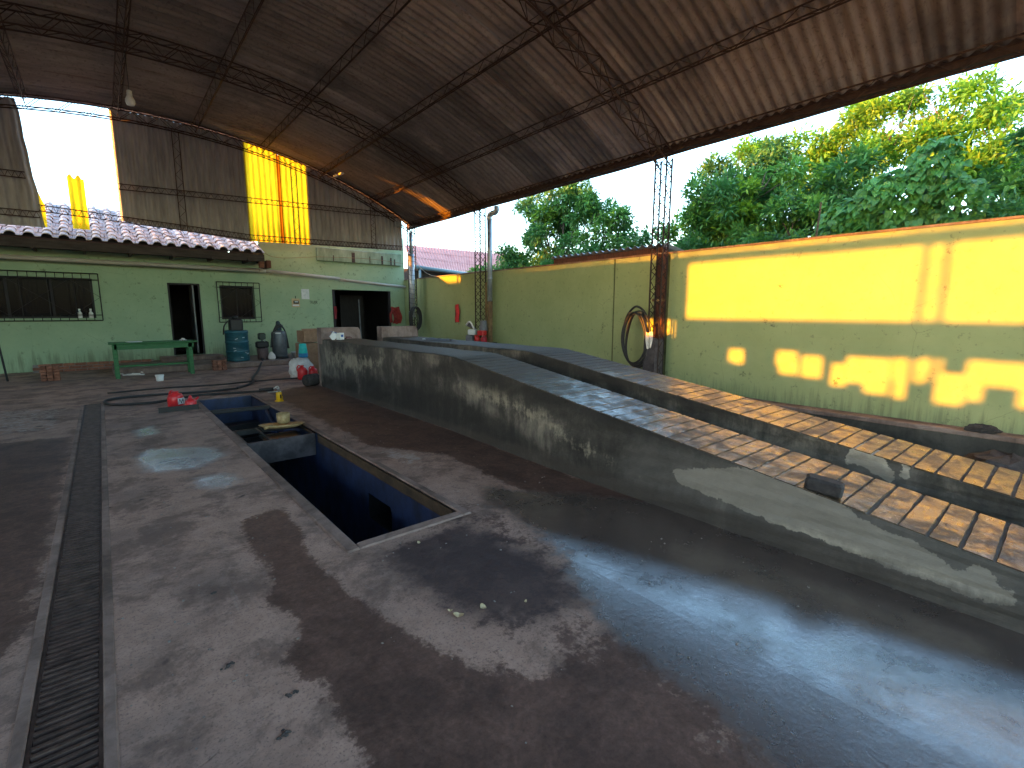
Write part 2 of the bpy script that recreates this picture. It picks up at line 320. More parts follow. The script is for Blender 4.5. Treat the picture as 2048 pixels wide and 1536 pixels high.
# ------------------------------------------------------------------ builders
class MB:
    def __init__(s): s.v = []; s.f = []; s.mi = []
    def add(s, vs, fs, mi=0):
        o = len(s.v); s.v += [tuple(v) for v in vs]; s.f += [tuple(i + o for i in f) for f in fs]; s.mi += [mi]*len(fs); return s
    def box(s, c, d, m=None, mi=0):
        x, y, z = d[0]/2, d[1]/2, d[2]/2
        vs = [Vector((a*x, b*y, e*z)) for a in (-1, 1) for b in (-1, 1) for e in (-1, 1)]
        if m is not None: vs = [m @ v for v in vs]
        vs = [v + Vector(c) for v in vs]
        return s.add(vs, [(0, 1, 3, 2), (4, 6, 7, 5), (0, 4, 5, 1), (2, 3, 7, 6), (0, 2, 6, 4), (1, 5, 7, 3)], mi)
    def rng(s, x0, x1, y0, y1, z0, z1, mi=0): return s.box(((x0+x1)/2, (y0+y1)/2, (z0+z1)/2), (x1-x0, y1-y0, z1-z0), None, mi)
    def bbox(s, c, d, b=.01, m=None):   # box with chamfered vertical and top edges
        x, y, z = d[0]/2, d[1]/2, d[2]/2; b = min(b, x*.45, y*.45, z*.45)
        rings = []
        for (zz, k) in ((-z, b), (-z+b, 0), (z-b, 0), (z, b)):
            X, Y = x-k, y-k
            rings.append([(X-b, -Y, zz), (X, -Y+b, zz), (X, Y-b, zz), (X-b, Y, zz), (-X+b, Y, zz), (-X, Y-b, zz), (-X, -Y+b, zz), (-X+b, -Y, zz)])
        vs = [Vector(p) for r in rings for p in r]
        if m is not None: vs = [m @ v for v in vs]
        fs = [tuple(range(7, -1, -1)), tuple(range(24, 32))]
        for r in range(3):
            for i in range(8): fs.append((r*8+i, r*8+(i+1) % 8, r*8+8+(i+1) % 8, r*8+8+i))
        return s.add([v + Vector(c) for v in vs], fs)
    def tube(s, pts, r, n=6, cap=True):
        P = [Vector(p) for p in pts]; R = r if isinstance(r, (list, tuple)) else [r]*len(P)
        prev = None; vs = []
        for i, p in enumerate(P):
            t = (P[min(i+1, len(P)-1)] - P[max(i-1, 0)])
            if t.length < 1e-9: t = Vector((0, 0, 1))
            t.normalize()
            if prev is None: a = t.orthogonal().normalized()
            else:
                a = prev - t*prev.dot(t)
                a = a.normalized() if a.length > 1e-6 else t.orthogonal().normalized()
            prev = a; b = t.cross(a)
            vs += [p + R[i]*(math.cos(k*2*math.pi/n)*a + math.sin(k*2*math.pi/n)*b) for k in range(n)]
        fs = [(i*n+k, i*n+(k+1) % n, (i+1)*n+(k+1) % n, (i+1)*n+k) for i in range(len(P)-1) for k in range(n)]
        if cap: fs += [tuple(range(n-1, -1, -1)), tuple((len(P)-1)*n+k for k in range(n))]
        return s.add(vs, fs)
    def lathe(s, prof, n=20, c=(0, 0, 0), m=None, sx=1, sy=1):
        vs = []
        for r, z in prof:
            for k in range(n):
                a = k*2*math.pi/n; v = Vector((r*math.cos(a)*sx, r*math.sin(a)*sy, z))
                vs.append((m @ v if m is not None else v) + Vector(c))
        fs = [(i*n+k, i*n+(k+1) % n, (i+1)*n+(k+1) % n, (i+1)*n+k) for i in range(len(prof)-1) for k in range(n)]
        fs += [tuple(range(n-1, -1, -1)), tuple((len(prof)-1)*n+k for k in range(n))]
        return s.add(vs, fs)
    def grid(s, fn, nu, nv):
        vs = [fn(i/nu, j/nv) for i in range(nu+1) for j in range(nv+1)]
        fs = [(i*(nv+1)+j, (i+1)*(nv+1)+j, (i+1)*(nv+1)+j+1, i*(nv+1)+j+1) for i in range(nu) for j in range(nv)]
        return s.add(vs, fs)
    def mesh(s, name, mats, smooth=False):
        me = bpy.data.meshes.new(name); me.from_pydata(s.v, [], s.f)
        for m in (mats if isinstance(mats, (list, tuple)) else [mats]): me.materials.append(m)
        if any(s.mi): me.polygons.foreach_set("material_index", s.mi)
        if smooth: me.polygons.foreach_set("use_smooth", [True]*len(me.polygons))
        me.update(); return me
    def build(s, name, mats, parent=None, smooth=False, label=None, loc=None, rz=0, kind=None):
        o = bpy.data.objects.new(name, s.mesh(name, mats, smooth)); COL.objects.link(o)
        if parent is not None: o.parent = parent
        if loc is not None: o.location = loc
        if rz: o.rotation_euler = (0, 0, rz)
        if label: o['label'] = label
        if kind: o['kind'] = kind
        return o
def thing(name, label, cat, loc=(0, 0, 0), rz=0, group=None):
    o = bpy.data.objects.new(name, None); COL.objects.link(o); o.empty_display_size = .1
    o.location = loc; o.rotation_euler = (0, 0, rz); o['label'] = label; o['category'] = cat
    if group: o['group'] = group
    return o
def tag(o, label, cat, group=None):
    o['label'] = label; o['category'] = cat
    if group: o['group'] = group
    return o
def spline(pts, n=8):
    P = [Vector(p) for p in pts]; out = []
    for i in range(len(P)-1):
        a, b, c, d = P[max(i-1, 0)], P[i], P[i+1], P[min(i+2, len(P)-1)]
        for k in range(n):
            t = k/n
            out.append(.5*((2*b) + (c-a)*t + (2*a-5*b+4*c-d)*t*t + (3*b-a-3*c+d)*t**3))
    out.append(P[-1]); return out
def sd_poly(X, Y, poly):
    d = np.full(X.shape, 1e9); ins = np.zeros(X.shape, bool); n = len(poly)
    for i in range(n):
        x0, y0 = poly[i]; x1, y1 = poly[(i+1) % n]
        ex, ey = x1-x0, y1-y0; t = np.clip(((X-x0)*ex + (Y-y0)*ey)/(ex*ex+ey*ey+1e-12), 0, 1)
        d = np.minimum(d, np.hypot(X-x0-t*ex, Y-y0-t*ey))
        c = ((y0 > Y) != (y1 > Y)) & (X < (x1-x0)*(Y-y0)/(y1-y0+1e-12) + x0); ins ^= c
    return np.where(ins, -d, d)
def mask(X, Y, polys, w):
    m = np.zeros(X.shape)
    for p in polys: m = np.maximum(m, np.clip(.5 - sd_poly(X, Y, p)/w, 0, 1))
    return m
def set_attr(me, name, arr):
    a = me.attributes.new(name, 'FLOAT', 'POINT'); a.data.foreach_set("value", np.asarray(arr, dtype=np.float32))

# ================================================================== THE SETTING
PX0, PX1, PY0, PY1 = 1.20, 2.05, 3.10, 10.20       # inspection pit opening
DX0, DX1, DY0, DY1 = -.365, -.145, -1.2, 10.97     # drain slot
GX0, GX1, GY0, GY1 = 5.66, 8.50, -6.0, 4.6         # sunken gully between ramp and boundary wall
def breaks(a, b, st, extra):
    xs = list(np.arange(a, b, st)); return sorted(set([round(float(x), 4) for x in xs] + list(extra)))
xs = [-14, -11, -9, -7, -5, -4] + breaks(-3, 8.6, .1, (PX0, PX1, DX0, DX1, GX0, GX1)) + [9.0, 9.6]
ys = [-10, -8] + breaks(-6, -1, .5, (GY0,)) + breaks(-1.2, 17.1, .1, (PY0, PY1, DY0, DY1, GY1)) + [18.3]
def dedupe(a):
    o = [a[0]]
    for x in a[1:]:
        if x - o[-1] > .012: o.append(x)
        elif x in (PX0, PX1, DX0, DX1, GX0, GX1, PY0, PY1, DY0, DY1, GY0, GY1): o[-1] = x
    return o
xs, ys = dedupe(sorted(set(xs))), dedupe(sorted(set(ys)))
nx, ny = len(xs), len(ys)
def hole(x, y):
    return (PX0 < x < PX1 and PY0 < y < PY1) or (DX0 < x < DX1 and DY0 < y < DY1) or (GX0 < x < GX1 and GY0 < y < GY1)
fb = MB(); fb.v = [(x, y, 0.0) for x in xs for y in ys]
fb.f = [(i*ny+j, (i+1)*ny+j, (i+1)*ny+j+1, i*ny+j+1) for i in range(nx-1) for j in range(ny-1)
        if not hole((xs[i]+xs[i+1])/2, (ys[j]+ys[j+1])/2)]
fb.mi = [0]*len(fb.f)
def fall(x, y): return -.05*min(1, max(0, (x-2.25)/1.25))*min(1, max(0, (5.5-y)/2.0))
fb.v = [(x, y, fall(x, y)) for x, y, z in fb.v]
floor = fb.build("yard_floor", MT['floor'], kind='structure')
FX = np.array([v[0] for v in fb.v]); FY = np.array([v[1] for v in fb.v])
damp1 = [(0.66, 4.0), (0.99, 4.17), (0.97, 3.58), (0.91, 3.24), (0.92, 2.81), (0.97, 2.34), (1.02, 2.09), (1.07, 1.83), (1.14, 1.64), (1.2, 1.5), (1.32, 1.37), (1.55, 1.37), (1.71, 1.2), (1.68, 0.92), (1.54, 0.64), (1.34, 0.47), (1.2, -.2), (0.2, .6), (0.44, 1.22), (0.56, 1.47), (0.61, 1.55), (0.56, 1.8), (0.58, 1.99), (0.46, 2.13), (0.61, 2.37), (0.63, 2.52), (0.55, 2.79), (0.66, 3.11), (0.62, 3.48)]
dark2 = [(1.15, 2.94), (2.06, 3.01), (2.11, 2.62), (2.17, 2.26), (2.11, 1.82), (1.82, 1.54), (1.56, 1.55), (1.3, 1.78), (1.19, 2.02), (1.18, 2.39)]
brown3 = [(2.4, 10.3), (3.5, 10.9), (3.52, 2.84), (3.62, 1.96), (2.96, 2.66), (2.78, 3.46), (2.85, 4.54), (2.33, 5.35), (2.36, 7.55)]
wet = [(2.52, 3.67), (2.83, 3.15), (3.29, 2.6), (3.6, 2.2), (3.6, -3), (1.9, -3), (1.35, -.6), (1.62, 0.43), (1.74, 0.8), (1.75, 1.12), (1.85, 1.47), (2.11, 1.82), (2.28, 2.32), (2.37, 3.01)]
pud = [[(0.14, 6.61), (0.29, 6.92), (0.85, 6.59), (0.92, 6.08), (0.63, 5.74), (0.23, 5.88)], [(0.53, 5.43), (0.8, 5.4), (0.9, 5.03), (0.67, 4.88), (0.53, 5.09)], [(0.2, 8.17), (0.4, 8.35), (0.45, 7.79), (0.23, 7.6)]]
midmix = [(1.25, 1.45), (1.7, 1.45), (2.2, 1.9), (2.6, 2.4), (2.6, -.5), (1.2, -.5), (.8, .8)]
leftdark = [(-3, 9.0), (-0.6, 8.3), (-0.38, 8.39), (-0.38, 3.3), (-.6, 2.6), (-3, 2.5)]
damp4 = [(-0.08, 8.42), (0.58, 8.67), (0.73, 6.49), (0.6, 4.64), (0.35, 4.1), (0.06, 4.14), (-0.11, 5.23)]
bandm = [(2.2, 3.2), (2.6, 3.6), (3.4, 2.6), (3.5, 1.6), (2.4, 2.2)]
paleS = [(1.02, 4.28), (1.1, 3.9), (1.08, 3.01), (1.17, 2.04), (1.26, 1.73), (1.61, 1.42), (1.57, 1.36), (1.31, 1.49), (1.12, 1.78), (1.01, 2.31), (0.95, 2.97), (1.0, 3.58)]
speck = [(2.5, 4.29), (2.4, 3.27), (2.08, 1.77), (1.91, 1.64), (1.99, 2.07), (2.1, 2.72), (2.3, 3.86), (2.15, 5.2), (2.4, 5.4), (2.8, 4.6)]
mott = [(1.1, 3.0), (2.3, 3.5), (2.7, 2.6), (2.4, 1.5), (1.6, 1.1), (1.15, 1.6)]
stub = [(1.9, 1.3), (2.2, 1.8), (2.0, 2.2), (1.6, 1.4)]
me = floor.data
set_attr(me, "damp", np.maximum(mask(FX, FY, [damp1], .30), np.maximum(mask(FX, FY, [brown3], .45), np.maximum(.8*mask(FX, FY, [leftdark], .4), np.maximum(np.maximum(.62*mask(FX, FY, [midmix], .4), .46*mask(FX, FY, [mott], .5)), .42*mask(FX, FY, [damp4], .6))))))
set_attr(me, "oil", np.maximum(.8*mask(FX, FY, [dark2], .5), .3*mask(FX, FY, [damp4], .8)))
set_attr(me, "wet", mask(FX, FY, [wet], .75))
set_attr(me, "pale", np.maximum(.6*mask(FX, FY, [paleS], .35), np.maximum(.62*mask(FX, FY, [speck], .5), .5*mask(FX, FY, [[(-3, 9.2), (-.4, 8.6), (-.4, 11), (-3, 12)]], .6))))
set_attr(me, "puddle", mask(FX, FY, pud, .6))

# far ground, four sheets around the yard
gb = MB()
for x0, x1, y0, y1 in ((-300, -14, -300, 300), (9.6, 300, -300, 300), (-14, 9.6, -300, -10), (-14, 9.6, 18.3, 300)):
    gb.add([(x0, y0, -.01), (x1, y0, -.01), (x1, y1, -.01), (x0, y1, -.01)], [(0, 1, 2, 3)])
gb.build("ground", MT['soil'], kind='structure')

# gully
g = MB(); zb = -.32
g.add([(GX0, GY0, zb), (GX1, GY0, zb), (GX1, GY1, zb), (GX0, GY1, zb)], [(0, 1, 2, 3)])
g.add([(GX1, GY0, zb), (GX1, GY1, zb), (GX1, GY1, 0), (GX1, GY0, 0)], [(0, 1, 2, 3)])
g.add([(GX0, GY1, zb), (GX1, GY1, zb), (GX1, GY1, 0), (GX0, GY1, 0)], [(3, 2, 1, 0)])
g.add([(GX0, GY0, zb), (GX0, GY1, zb), (GX0, GY1, 0), (GX0, GY0, 0)], [(0, 1, 2, 3)])
gully = g.build("wash_gully", MT['wetdark'], kind='structure')
MB().bbox((8.56, -.7, .03), (.13, 10.6, .075), .015).build("kerb", MT['rim'], gully)

# inspection pit
pit = bpy.data.objects.new("inspection_pit", None); COL.objects.link(pit); pit['kind'] = 'structure'
PD = -1.35
def wallq(name, vs, mat): MB().add(vs, [(0, 1, 2, 3)]).build(name, mat, pit)
wallq("pit_floor", [(PX0, PY0, PD), (PX1, PY0, PD), (PX1, PY1, PD), (PX0, PY1, PD)], MT['pitfloor'])
wallq("pit_wall", [(PX0, PY0, PD), (PX0, PY1, PD), (PX0, PY1, 0), (PX0, PY0, 0)], MT['pitblue'])
wallq("pit_wall", [(PX0, PY1, PD), (PX1, PY1, PD), (PX1, PY1, 0), (PX0, PY1, 0)], MT['pitblue'])
wallq("pit_wall", [(PX0, PY0, PD), (PX1, PY0, PD), (PX1, PY0, 0), (PX0, PY0, 0)], MT['pitblue'])
rw = MB(); n0, n1, nz0, nz1 = 4.30, 4.85, -.64, -.36
ysg, zsg = [PY0, n0, n1, PY1], [PD, nz0, nz1, 0]
for i in range(3):
    for j in range(3):
        if i == 1 and j == 1: continue
        rw.add([(PX1, ysg[i], zsg[j]), (PX1, ysg[i+1], zsg[j]), (PX1, ysg[i+1], zsg[j+1]), (PX1, ysg[i], zsg[j+1])], [(0, 1, 2, 3)])
rw.build("pit_wall", MT['pitblue'], pit)
nb = MB(); X2 = PX1 + .25
nb.add([(PX1, n0, nz0), (PX1, n1, nz0), (PX1, n1, nz1), (PX1, n0, nz1), (X2, n0, nz0), (X2, n1, nz0), (X2, n1, nz1), (X2, n0, nz1)],
       [(4, 5, 6, 7), (0, 1, 5, 4), (1, 2, 6, 5), (2, 3, 7, 6), (3, 0, 4, 7)])
nb.build("niche", MT['pitfloor'], pit)
rs = MB(); rs.rng(PX1-.012, PX1-.001, PY0+.06, 6.4, -.115, -.012); rs.build("bare_concrete_band", pm("tan_band", (.035, .022, .012), (.09, .055, .028), 6, .9, .3), pit)
RW = .095
for x0, x1, y0, y1 in ((PX0-RW, PX0, PY0-RW, PY1+RW), (PX1, PX1+RW*.8, PY0-RW, PY1+RW), (PX0, PX1, PY0-RW, PY0), (PX0, PX1, PY1, PY1+RW)):
    MB().bbox(((x0+x1)/2, (y0+y1)/2, -.010), (x1-x0, y1-y0, .042), .014).build("pit_rim", MT['rim'], pit)
# stairs at the far end
for k in range(5):
    MB().rng(PX0+.002, PX1-.002, 9.9-.28*(k+1), 9.9-.28*k, PD, -.42-.2*k).build("step", MT['pitfloor'], pit)

# ================================================================== THE CANOPY
AXC, AZ0, AR = 1.4, 6.75, 16.0
XE = 9.22; XW = 2*AXC - XE
def az(x, y=16.6): return AZ0 - (AR - math.sqrt(AR*AR - (x-AXC)**2)) + .010*(16.6-y)
can = thing("arched_canopy", "big arched canopy of brown corrugated sheets on rusty lattice trusses over the yard", "canopy", (0, 0, 0))
YB0, YB1 = -6.1, 16.9
PURX = [AXC + .0 - .6 + 1.71*k for k in range(-3, 5)]
PURX = [-4.35, -2.65, -.92, .8, 2.5, 4.2, 5.92, 7.62]
segs = [XW-.05, -2.65, 2.5, 5.92, XE+.06]
strip = .885; pitch = .177
ns = int((YB1-YB0)/strip)
for i in range(ns):
    y0 = YB1 - (i+1)*strip
    for k in range(4):
        x0, x1 = segs[k] - (.06 if k else 0), segs[k+1] + (.06 if k < 3 else 0)
        dz = .012*(k % 2) + rnd.uniform(0, .006) + .004*(i % 2)
        NA = 14; NW = 40
        sk = rnd.uniform(-.004, .004)
        def fn(u, v):
            x = x0 + (x1-x0)*u; y = y0 - .012 + (strip+.024)*v
            return (x, y, az(x, y) + .03 + dz + sk*u + .024*math.cos(2*math.pi*(y-YB1)/pitch))
        MB().grid(fn, NA, NW).build("roof_sheet", MT['roof'], can, True)

def lacing(mb, A, B, step_pts, r):
    for i in range(len(A)-1):
        a, b = (A[i], B[i+1]) if i % 2 == 0 else (B[i], A[i+1])
        mb.tube([a, b], r, 4, False)
def arch_truss(y, w=.26, dep=.30):
    root = None
    chords = [(-w/2, -.03), (w/2, -.03), (-w/2, -.03-dep), (w/2, -.03-dep)]
    n = 54; pts = []
    for dy, dz in chords:
        P = []
        for i in range(n+1):
            x = XW + .05 + (XE-XW-.1)*i/n
            P.append(Vector((x, y+dy, az(x, y)+dz)))
        pts.append(P)
    m = MB()
    for P in pts: m.tube(P, .015, 5)
    root = m.build("arch_truss", MT['steel_dark'], can)
    lc = MB()
    lacing(lc, pts[0], pts[2], 1, .008); lacing(lc, pts[1], pts[3], 1, .008); lacing(lc, pts[2], pts[3], 1, .008); lacing(lc, pts[0], pts[1], 1, .008)
    lc.build("lacing", MT['steel_dark'], root)
TY = [16.55, 12.2, 5.92, -.4]
for y in TY: arch_truss(y, .26 if y < 16 else .2, .31 if y < 16 else .26)
def purlin(x):
    nx_ = (x-AXC)/AR; nrm = Vector((nx_, 0, math.sqrt(1-nx_*nx_))); tan = Vector((nrm.z, 0, -nrm.x))
    base = Vector((x, 0, az(x))) - nrm*.005
    offs = [base - tan*.085, base + tan*.085, base - nrm*.165]
    n = 76; P = [[o + Vector((0, YB0 + .1 + (YB1-.25-YB0-.1)*i/n, .010*(16.5-YB0-(YB1-.25-YB0)*i/n))) for i in range(n+1)] for o in offs]
    m = MB()
    for q in P: m.tube([q[0], q[-1]], .013, 5)
    root = m.build("purlin", MT['steel_dark'], can)
    lc = MB(); lacing(lc, P[0], P[2], 1, .0065); lacing(lc, P[1], P[2], 1, .0065)
    lc.build("lacing", MT['steel_dark'], root)
for x in PURX: purlin(x)
# eave beams: boxed gutter on each side with a lattice purlin behind it
for s_, xx in ((1, XE-.02), (-1, XW+.02)):
    gm = MB(); zb_ = 4.70 if s_ > 0 else 4.56
    prof = [(-.09, .155), (-.09, 0), (.1, 0), (.1, .13), (.115, .13), (.115, -.012), (-.105, -.012), (-.105, .155)]
    n = 24; vs = []
    for i in range(n+1):
        y = YB0 + (YB1-YB0)*i/n; w = .008*math.sin(i*1.7)
        vs += [(xx + s_*a, y, zb_ + b + w + .010*(16.5-y)*(s_ > 0)) for a, b in prof]
    k = len(prof)
    gm.add(vs, [(i*k+j, i*k+(j+1) % k, (i+1)*k+(j+1) % k, (i+1)*k+j) for i in range(n) for j in range(k)])
    gm.build("eave_gutter", MT['steel_dark'], can)
    x = xx - s_*.2
    P = [[Vector((x+a, YB0+.1+(YB1-YB0-.3)*i/76, az(x, YB0+(YB1-YB0)*i/76)+b)) for i in range(77)] for a, b in ((-.08, -.02), (.08, -.05), (0, -.22))]
    m = MB()
    for q in P: m.tube([q[0], q[-1]], .014, 5)
    r_ = m.build("eave_beam", MT['steel_dark'], can)
    lc = MB(); lacing(lc, P[0], P[2], 1, .007); lacing(lc, P[1], P[2], 1, .007); lc.build("lacing", MT['steel_dark'], r_)
def tower(x, y, z0, z1, wx=.2, wy=.26, leg=.019):
    c = [(x-wx/2, y-wy/2), (x+wx/2, y-wy/2), (x+wx/2, y+wy/2), (x-wx/2, y+wy/2)]
    m = MB()
    for a in c: m.tube([(a[0], a[1], z0), (a[0]+rnd.uniform(-.008, .008), a[1]+rnd.uniform(-.008, .008), (z0+z1)/2), (a[0], a[1], z1)], leg, 5)
    root = m.build("column", MT['steel_tower'], can)
    n = int((z1-z0)/.2); lc = MB()
    for k in range(4):
        a, b = c[k], c[(k+1) % 4]
        A = [Vector((*a, z0+(z1-z0)*i/n)) for i in range(n+1)]; B = [Vector((*b, z0+(z1-z0)*i/n)) for i in range(n+1)]
        lacing(lc, A, B, 1, .009)
    lc.build("lacing", MT['steel_tower'], root)
tower(9.16, 5.98, 0, 4.72); tower(9.08, 12.25, 0, 4.72); tower(9.08, 16.55, 0, 4.72, .2, .22)
for y in (-.4, 5.92, 12.2, 16.55): tower(XW+.2, y, 0, 4.6)
tower(9.16, -.4, 0, 4.72)

# ---- gable screen of upright sheets
gab = thing("gable_screen", "upright grey corrugated sheets with two glowing yellow ones closing the far end", "gable wall", (0, 16.72, 3.7))
GP, GA = .155, .03
def vsheet(name, x0, x1, zb, zt, mat, parent, y=0.0, lab=None, skew=0.0, ragged=0.0):
    n = max(6, int((x1-x0)/GP*8)); nv = 10
    rg = random.Random(int(x0*100))
    js = [rg.uniform(-1, 1)*ragged for _ in range(nv+1)]
    def fn(u, v):
        x = x0 + (x1-x0)*u
        t, b_ = zt(x), zb(x); z = b_ + (t-b_)*v
        xx = x + skew*(1-v)*u + js[round(v*nv)]*u
        return (xx, y + (GA if mat is not MT['yellowsheet'] else .009)*math.cos(2*math.pi*x/GP), z - 3.7)
    o = MB().grid(fn, n, nv).build(name, mat, parent, True)
    if lab: o['label'] = lab
    return o
topz = lambda x: az(x) + .004 - .02*(1.0 < x < 2.2)
z_b = lambda x: 3.95 - .082*(x-.66) if x < 3.71 else 3.72 + .024*(x-3.7)
xa = [.66, 1.42, 2.18, 2.94, 3.70]
for i in range(4): vsheet("sheet", xa[i]-.02, xa[i+1]+.02, z_b, topz, MT['gable'], gab, rnd.uniform(0, .008))
vsheet("yellow_sheet", 3.67, 4.60, z_b, lambda x: az(x)-.005, MT['yellowsheet'], gab, .004, "translucent yellow sheet glowing with sunlight")
vsheet("rusty_lap_strip", 4.56, 4.68, z_b, lambda x: az(x)-.05, MT['rustsheet'], gab, -.03, "brown rust streaked strip between the yellow sheets")
vsheet("yellow_sheet", 4.64, 5.50, z_b, lambda x: az(x)-.005, MT['yellowsheet'], gab, .004, "translucent yellow sheet glowing with sunlight")
xb = [5.48, 6.3, 7.12, 7.94, 8.78]
for i in range(4): vsheet("sheet", xb[i]-.02, xb[i+1]+.02, z_b, lambda x: az(x)+.006, MT['gable'], gab, rnd.uniform(0, .008))
xc = [-6.3, -5.4, -4.5, -3.6, -2.75, -1.9]
for i in range(5): vsheet("sheet", xc[i]-.02, xc[i+1]+.02, lambda x: 3.6, lambda x: az(x)-.04, MT['gable'], gab, rnd.uniform(0, .008))
vsheet("sheet", -1.92, -1.06, lambda x: 3.62, lambda x: az(x)-.04, MT['gable'], gab, .0, "torn grey sheet with a ragged edge beside the gap", .22, .02)
vsheet("torn_yellow_strip", -.98, -.80, lambda x: 3.64, lambda x: 4.75 - (x+.98)*3.2, MT['yellowsheet'], gab, .05, "narrow yellow sliver at the gap's edge")
vsheet("torn_yellow_strip", -.33, -.01, lambda x: 3.66, lambda x: 4.93 + .05*math.sin(x*40), MT['yellowsheet'], gab, .03, "broken yellow strip standing alone in the gap")
# lattice girts and post in front of the sheets
def girt(z0, z1, name="girt", x0=-6.2, x1=8.75):
    n = 90; P = [[Vector((x0+(x1-x0)*i/n, -.12, z0+(z1-z0)*i/n - 3.7 + d)) for i in range(n+1)] for d in (-.07, .07)]
    m = MB()
    for q in P: m.tube([q[0], q[-1]], .012, 5)
    lacing(m, P[0], P[1], 1, .006); m.build(name, MT['steel_dark'], gab)
girt(4.80, 5.06, 'girt', .66, 8.75); girt(4.72, 4.78, 'girt', -6.2, -1.06); girt(4.06, 3.82, 'girt', -.9, 3.7); girt(3.82, 3.92, 'girt', 3.7, 8.75); girt(3.9, 3.9, 'girt', -6.2, -.9)
for x in (2.0, 5.02, 7.6, -2.4):
    A = [Vector((x-.08, -.17, 3.8+(az(x)-.3-3.8)*i/14-3.7)) for i in range(15)]; B = [a + Vector((.16, 0, 0)) for a in A]
    m = MB(); m.tube([A[0], A[-1]], .011, 5); m.tube([B[0], B[-1]], .011, 5); lacing(m, A, B, 1, .006); m.build("post", MT['steel_dark'], gab)

# ================================================================== THE HOUSE AT THE BACK
HS = 1.06; HO = Vector((0, 0, -.096))      # house plan units -> yard
def house_fit(o):
    o.scale = tuple(c*HS for c in o.scale); o.location = Vector(o.location)*HS + HO; return o
HY = 16.85
house = thing("green_workshop_house", "low mint green house with tiled eave, grilled windows and open doorways along the back", "house", (1, HY, 0)); house_fit(house)
def hb(): return MB()
def hbuild(mb, name, mat, parent=None, smooth=False, label=None):
    mb.v = [(x-1, y-HY, z) for x, y, z in mb.v]
    return mb.build(name, mat, parent or house, smooth, label)
HX0, HX1 = -7.0, 8.90
holes = [(-3.3, -.10, 1.42, 2.44), (1.50, 2.28, .34, 2.40), (2.78, 3.70, 1.36, 2.37), (6.14, 8.32, .20, 2.35)]
X = sorted({HX0, HX1, 3.96} | {h[0] for h in holes} | {h[1] for h in holes}); Z = sorted({0.0, 3.26, 4.30} | {h[2] for h in holes} | {h[3] for h in holes})
m = hb()
for i in range(len(X)-1):
    for j in range(len(Z)-1):
        cx, cz = (X[i]+X[i+1])/2, (Z[j]+Z[j+1])/2
        if any(h[0] < cx < h[1] and h[2] < cz < h[3] for h in holes): continue
        if cx < 3.96 and cz > 3.26: continue
        m.add([(X[i], HY, Z[j]), (X[i+1], HY, Z[j]), (X[i+1], HY, Z[j+1]), (X[i], HY, Z[j+1])], [(0, 1, 2, 3)])
T = .16
for a, b, c, d in holes:
    m.add([(a, HY, c), (b, HY, c), (b, HY, d), (a, HY, d), (a, HY+T, c), (b, HY+T, c), (b, HY+T, d), (a, HY+T, d)], [(0, 1, 5, 4), (1, 2, 6, 5), (2, 3, 7, 6), (3, 0, 4, 7)])
m.add([(3.96, HY, 3.26), (3.96, HY, 4.3), (3.96, HY+.2, 4.3), (3.96, HY+.2, 3.26), (HX1, HY, 4.3), (HX1, HY+.2, 4.3)], [(0, 1, 2, 3), (1, 4, 5, 2)])
hbuild(m, "wall", MT['mint'])
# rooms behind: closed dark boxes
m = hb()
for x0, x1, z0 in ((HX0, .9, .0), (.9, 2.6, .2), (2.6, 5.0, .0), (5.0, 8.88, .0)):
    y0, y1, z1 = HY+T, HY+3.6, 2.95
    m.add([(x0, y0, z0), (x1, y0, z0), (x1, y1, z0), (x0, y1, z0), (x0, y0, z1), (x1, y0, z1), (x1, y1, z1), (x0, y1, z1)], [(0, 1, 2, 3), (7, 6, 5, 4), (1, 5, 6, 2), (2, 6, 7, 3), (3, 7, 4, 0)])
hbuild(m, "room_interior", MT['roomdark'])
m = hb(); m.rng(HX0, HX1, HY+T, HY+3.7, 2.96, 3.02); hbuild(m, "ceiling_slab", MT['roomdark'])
# eave: fascia, soffit
m = hb(); m.rng(HX0, 3.86, 15.93, 16.0, 3.06, 3.26); hbuild(m, "fascia", MT['soffit'])
m = hb(); m.rng(HX0, 3.86, 16.0, HY-.003, 3.12, 3.15); m.add([(3.84, 15.95, 3.06), (3.84, 22.3, 3.06), (3.84, 19.1, 4.5), (3.84, 15.95, 3.27)], [(0, 1, 2, 3)]); hbuild(m, "soffit", MT['soffit'])
for x in np.arange(-6.5, 3.9, .9):
    m = hb(); m.rng(x, x+.06, 15.86, 16.7, 3.03, 3.115); hbuild(m, "rafter_tail", MT['soffit'])
m = hb(); m.bbox((3.98, 16.35, 3.0), (.13, .75, .22), .01); hbuild(m, "rafter_tail", MT['postbrown'], label="red brown bracket at the eave's end")
m = hb(); m.bbox((3.78, 16.0, 2.98), (.14, .12, .2), .01); hbuild(m, "bracket", MT['brick'])
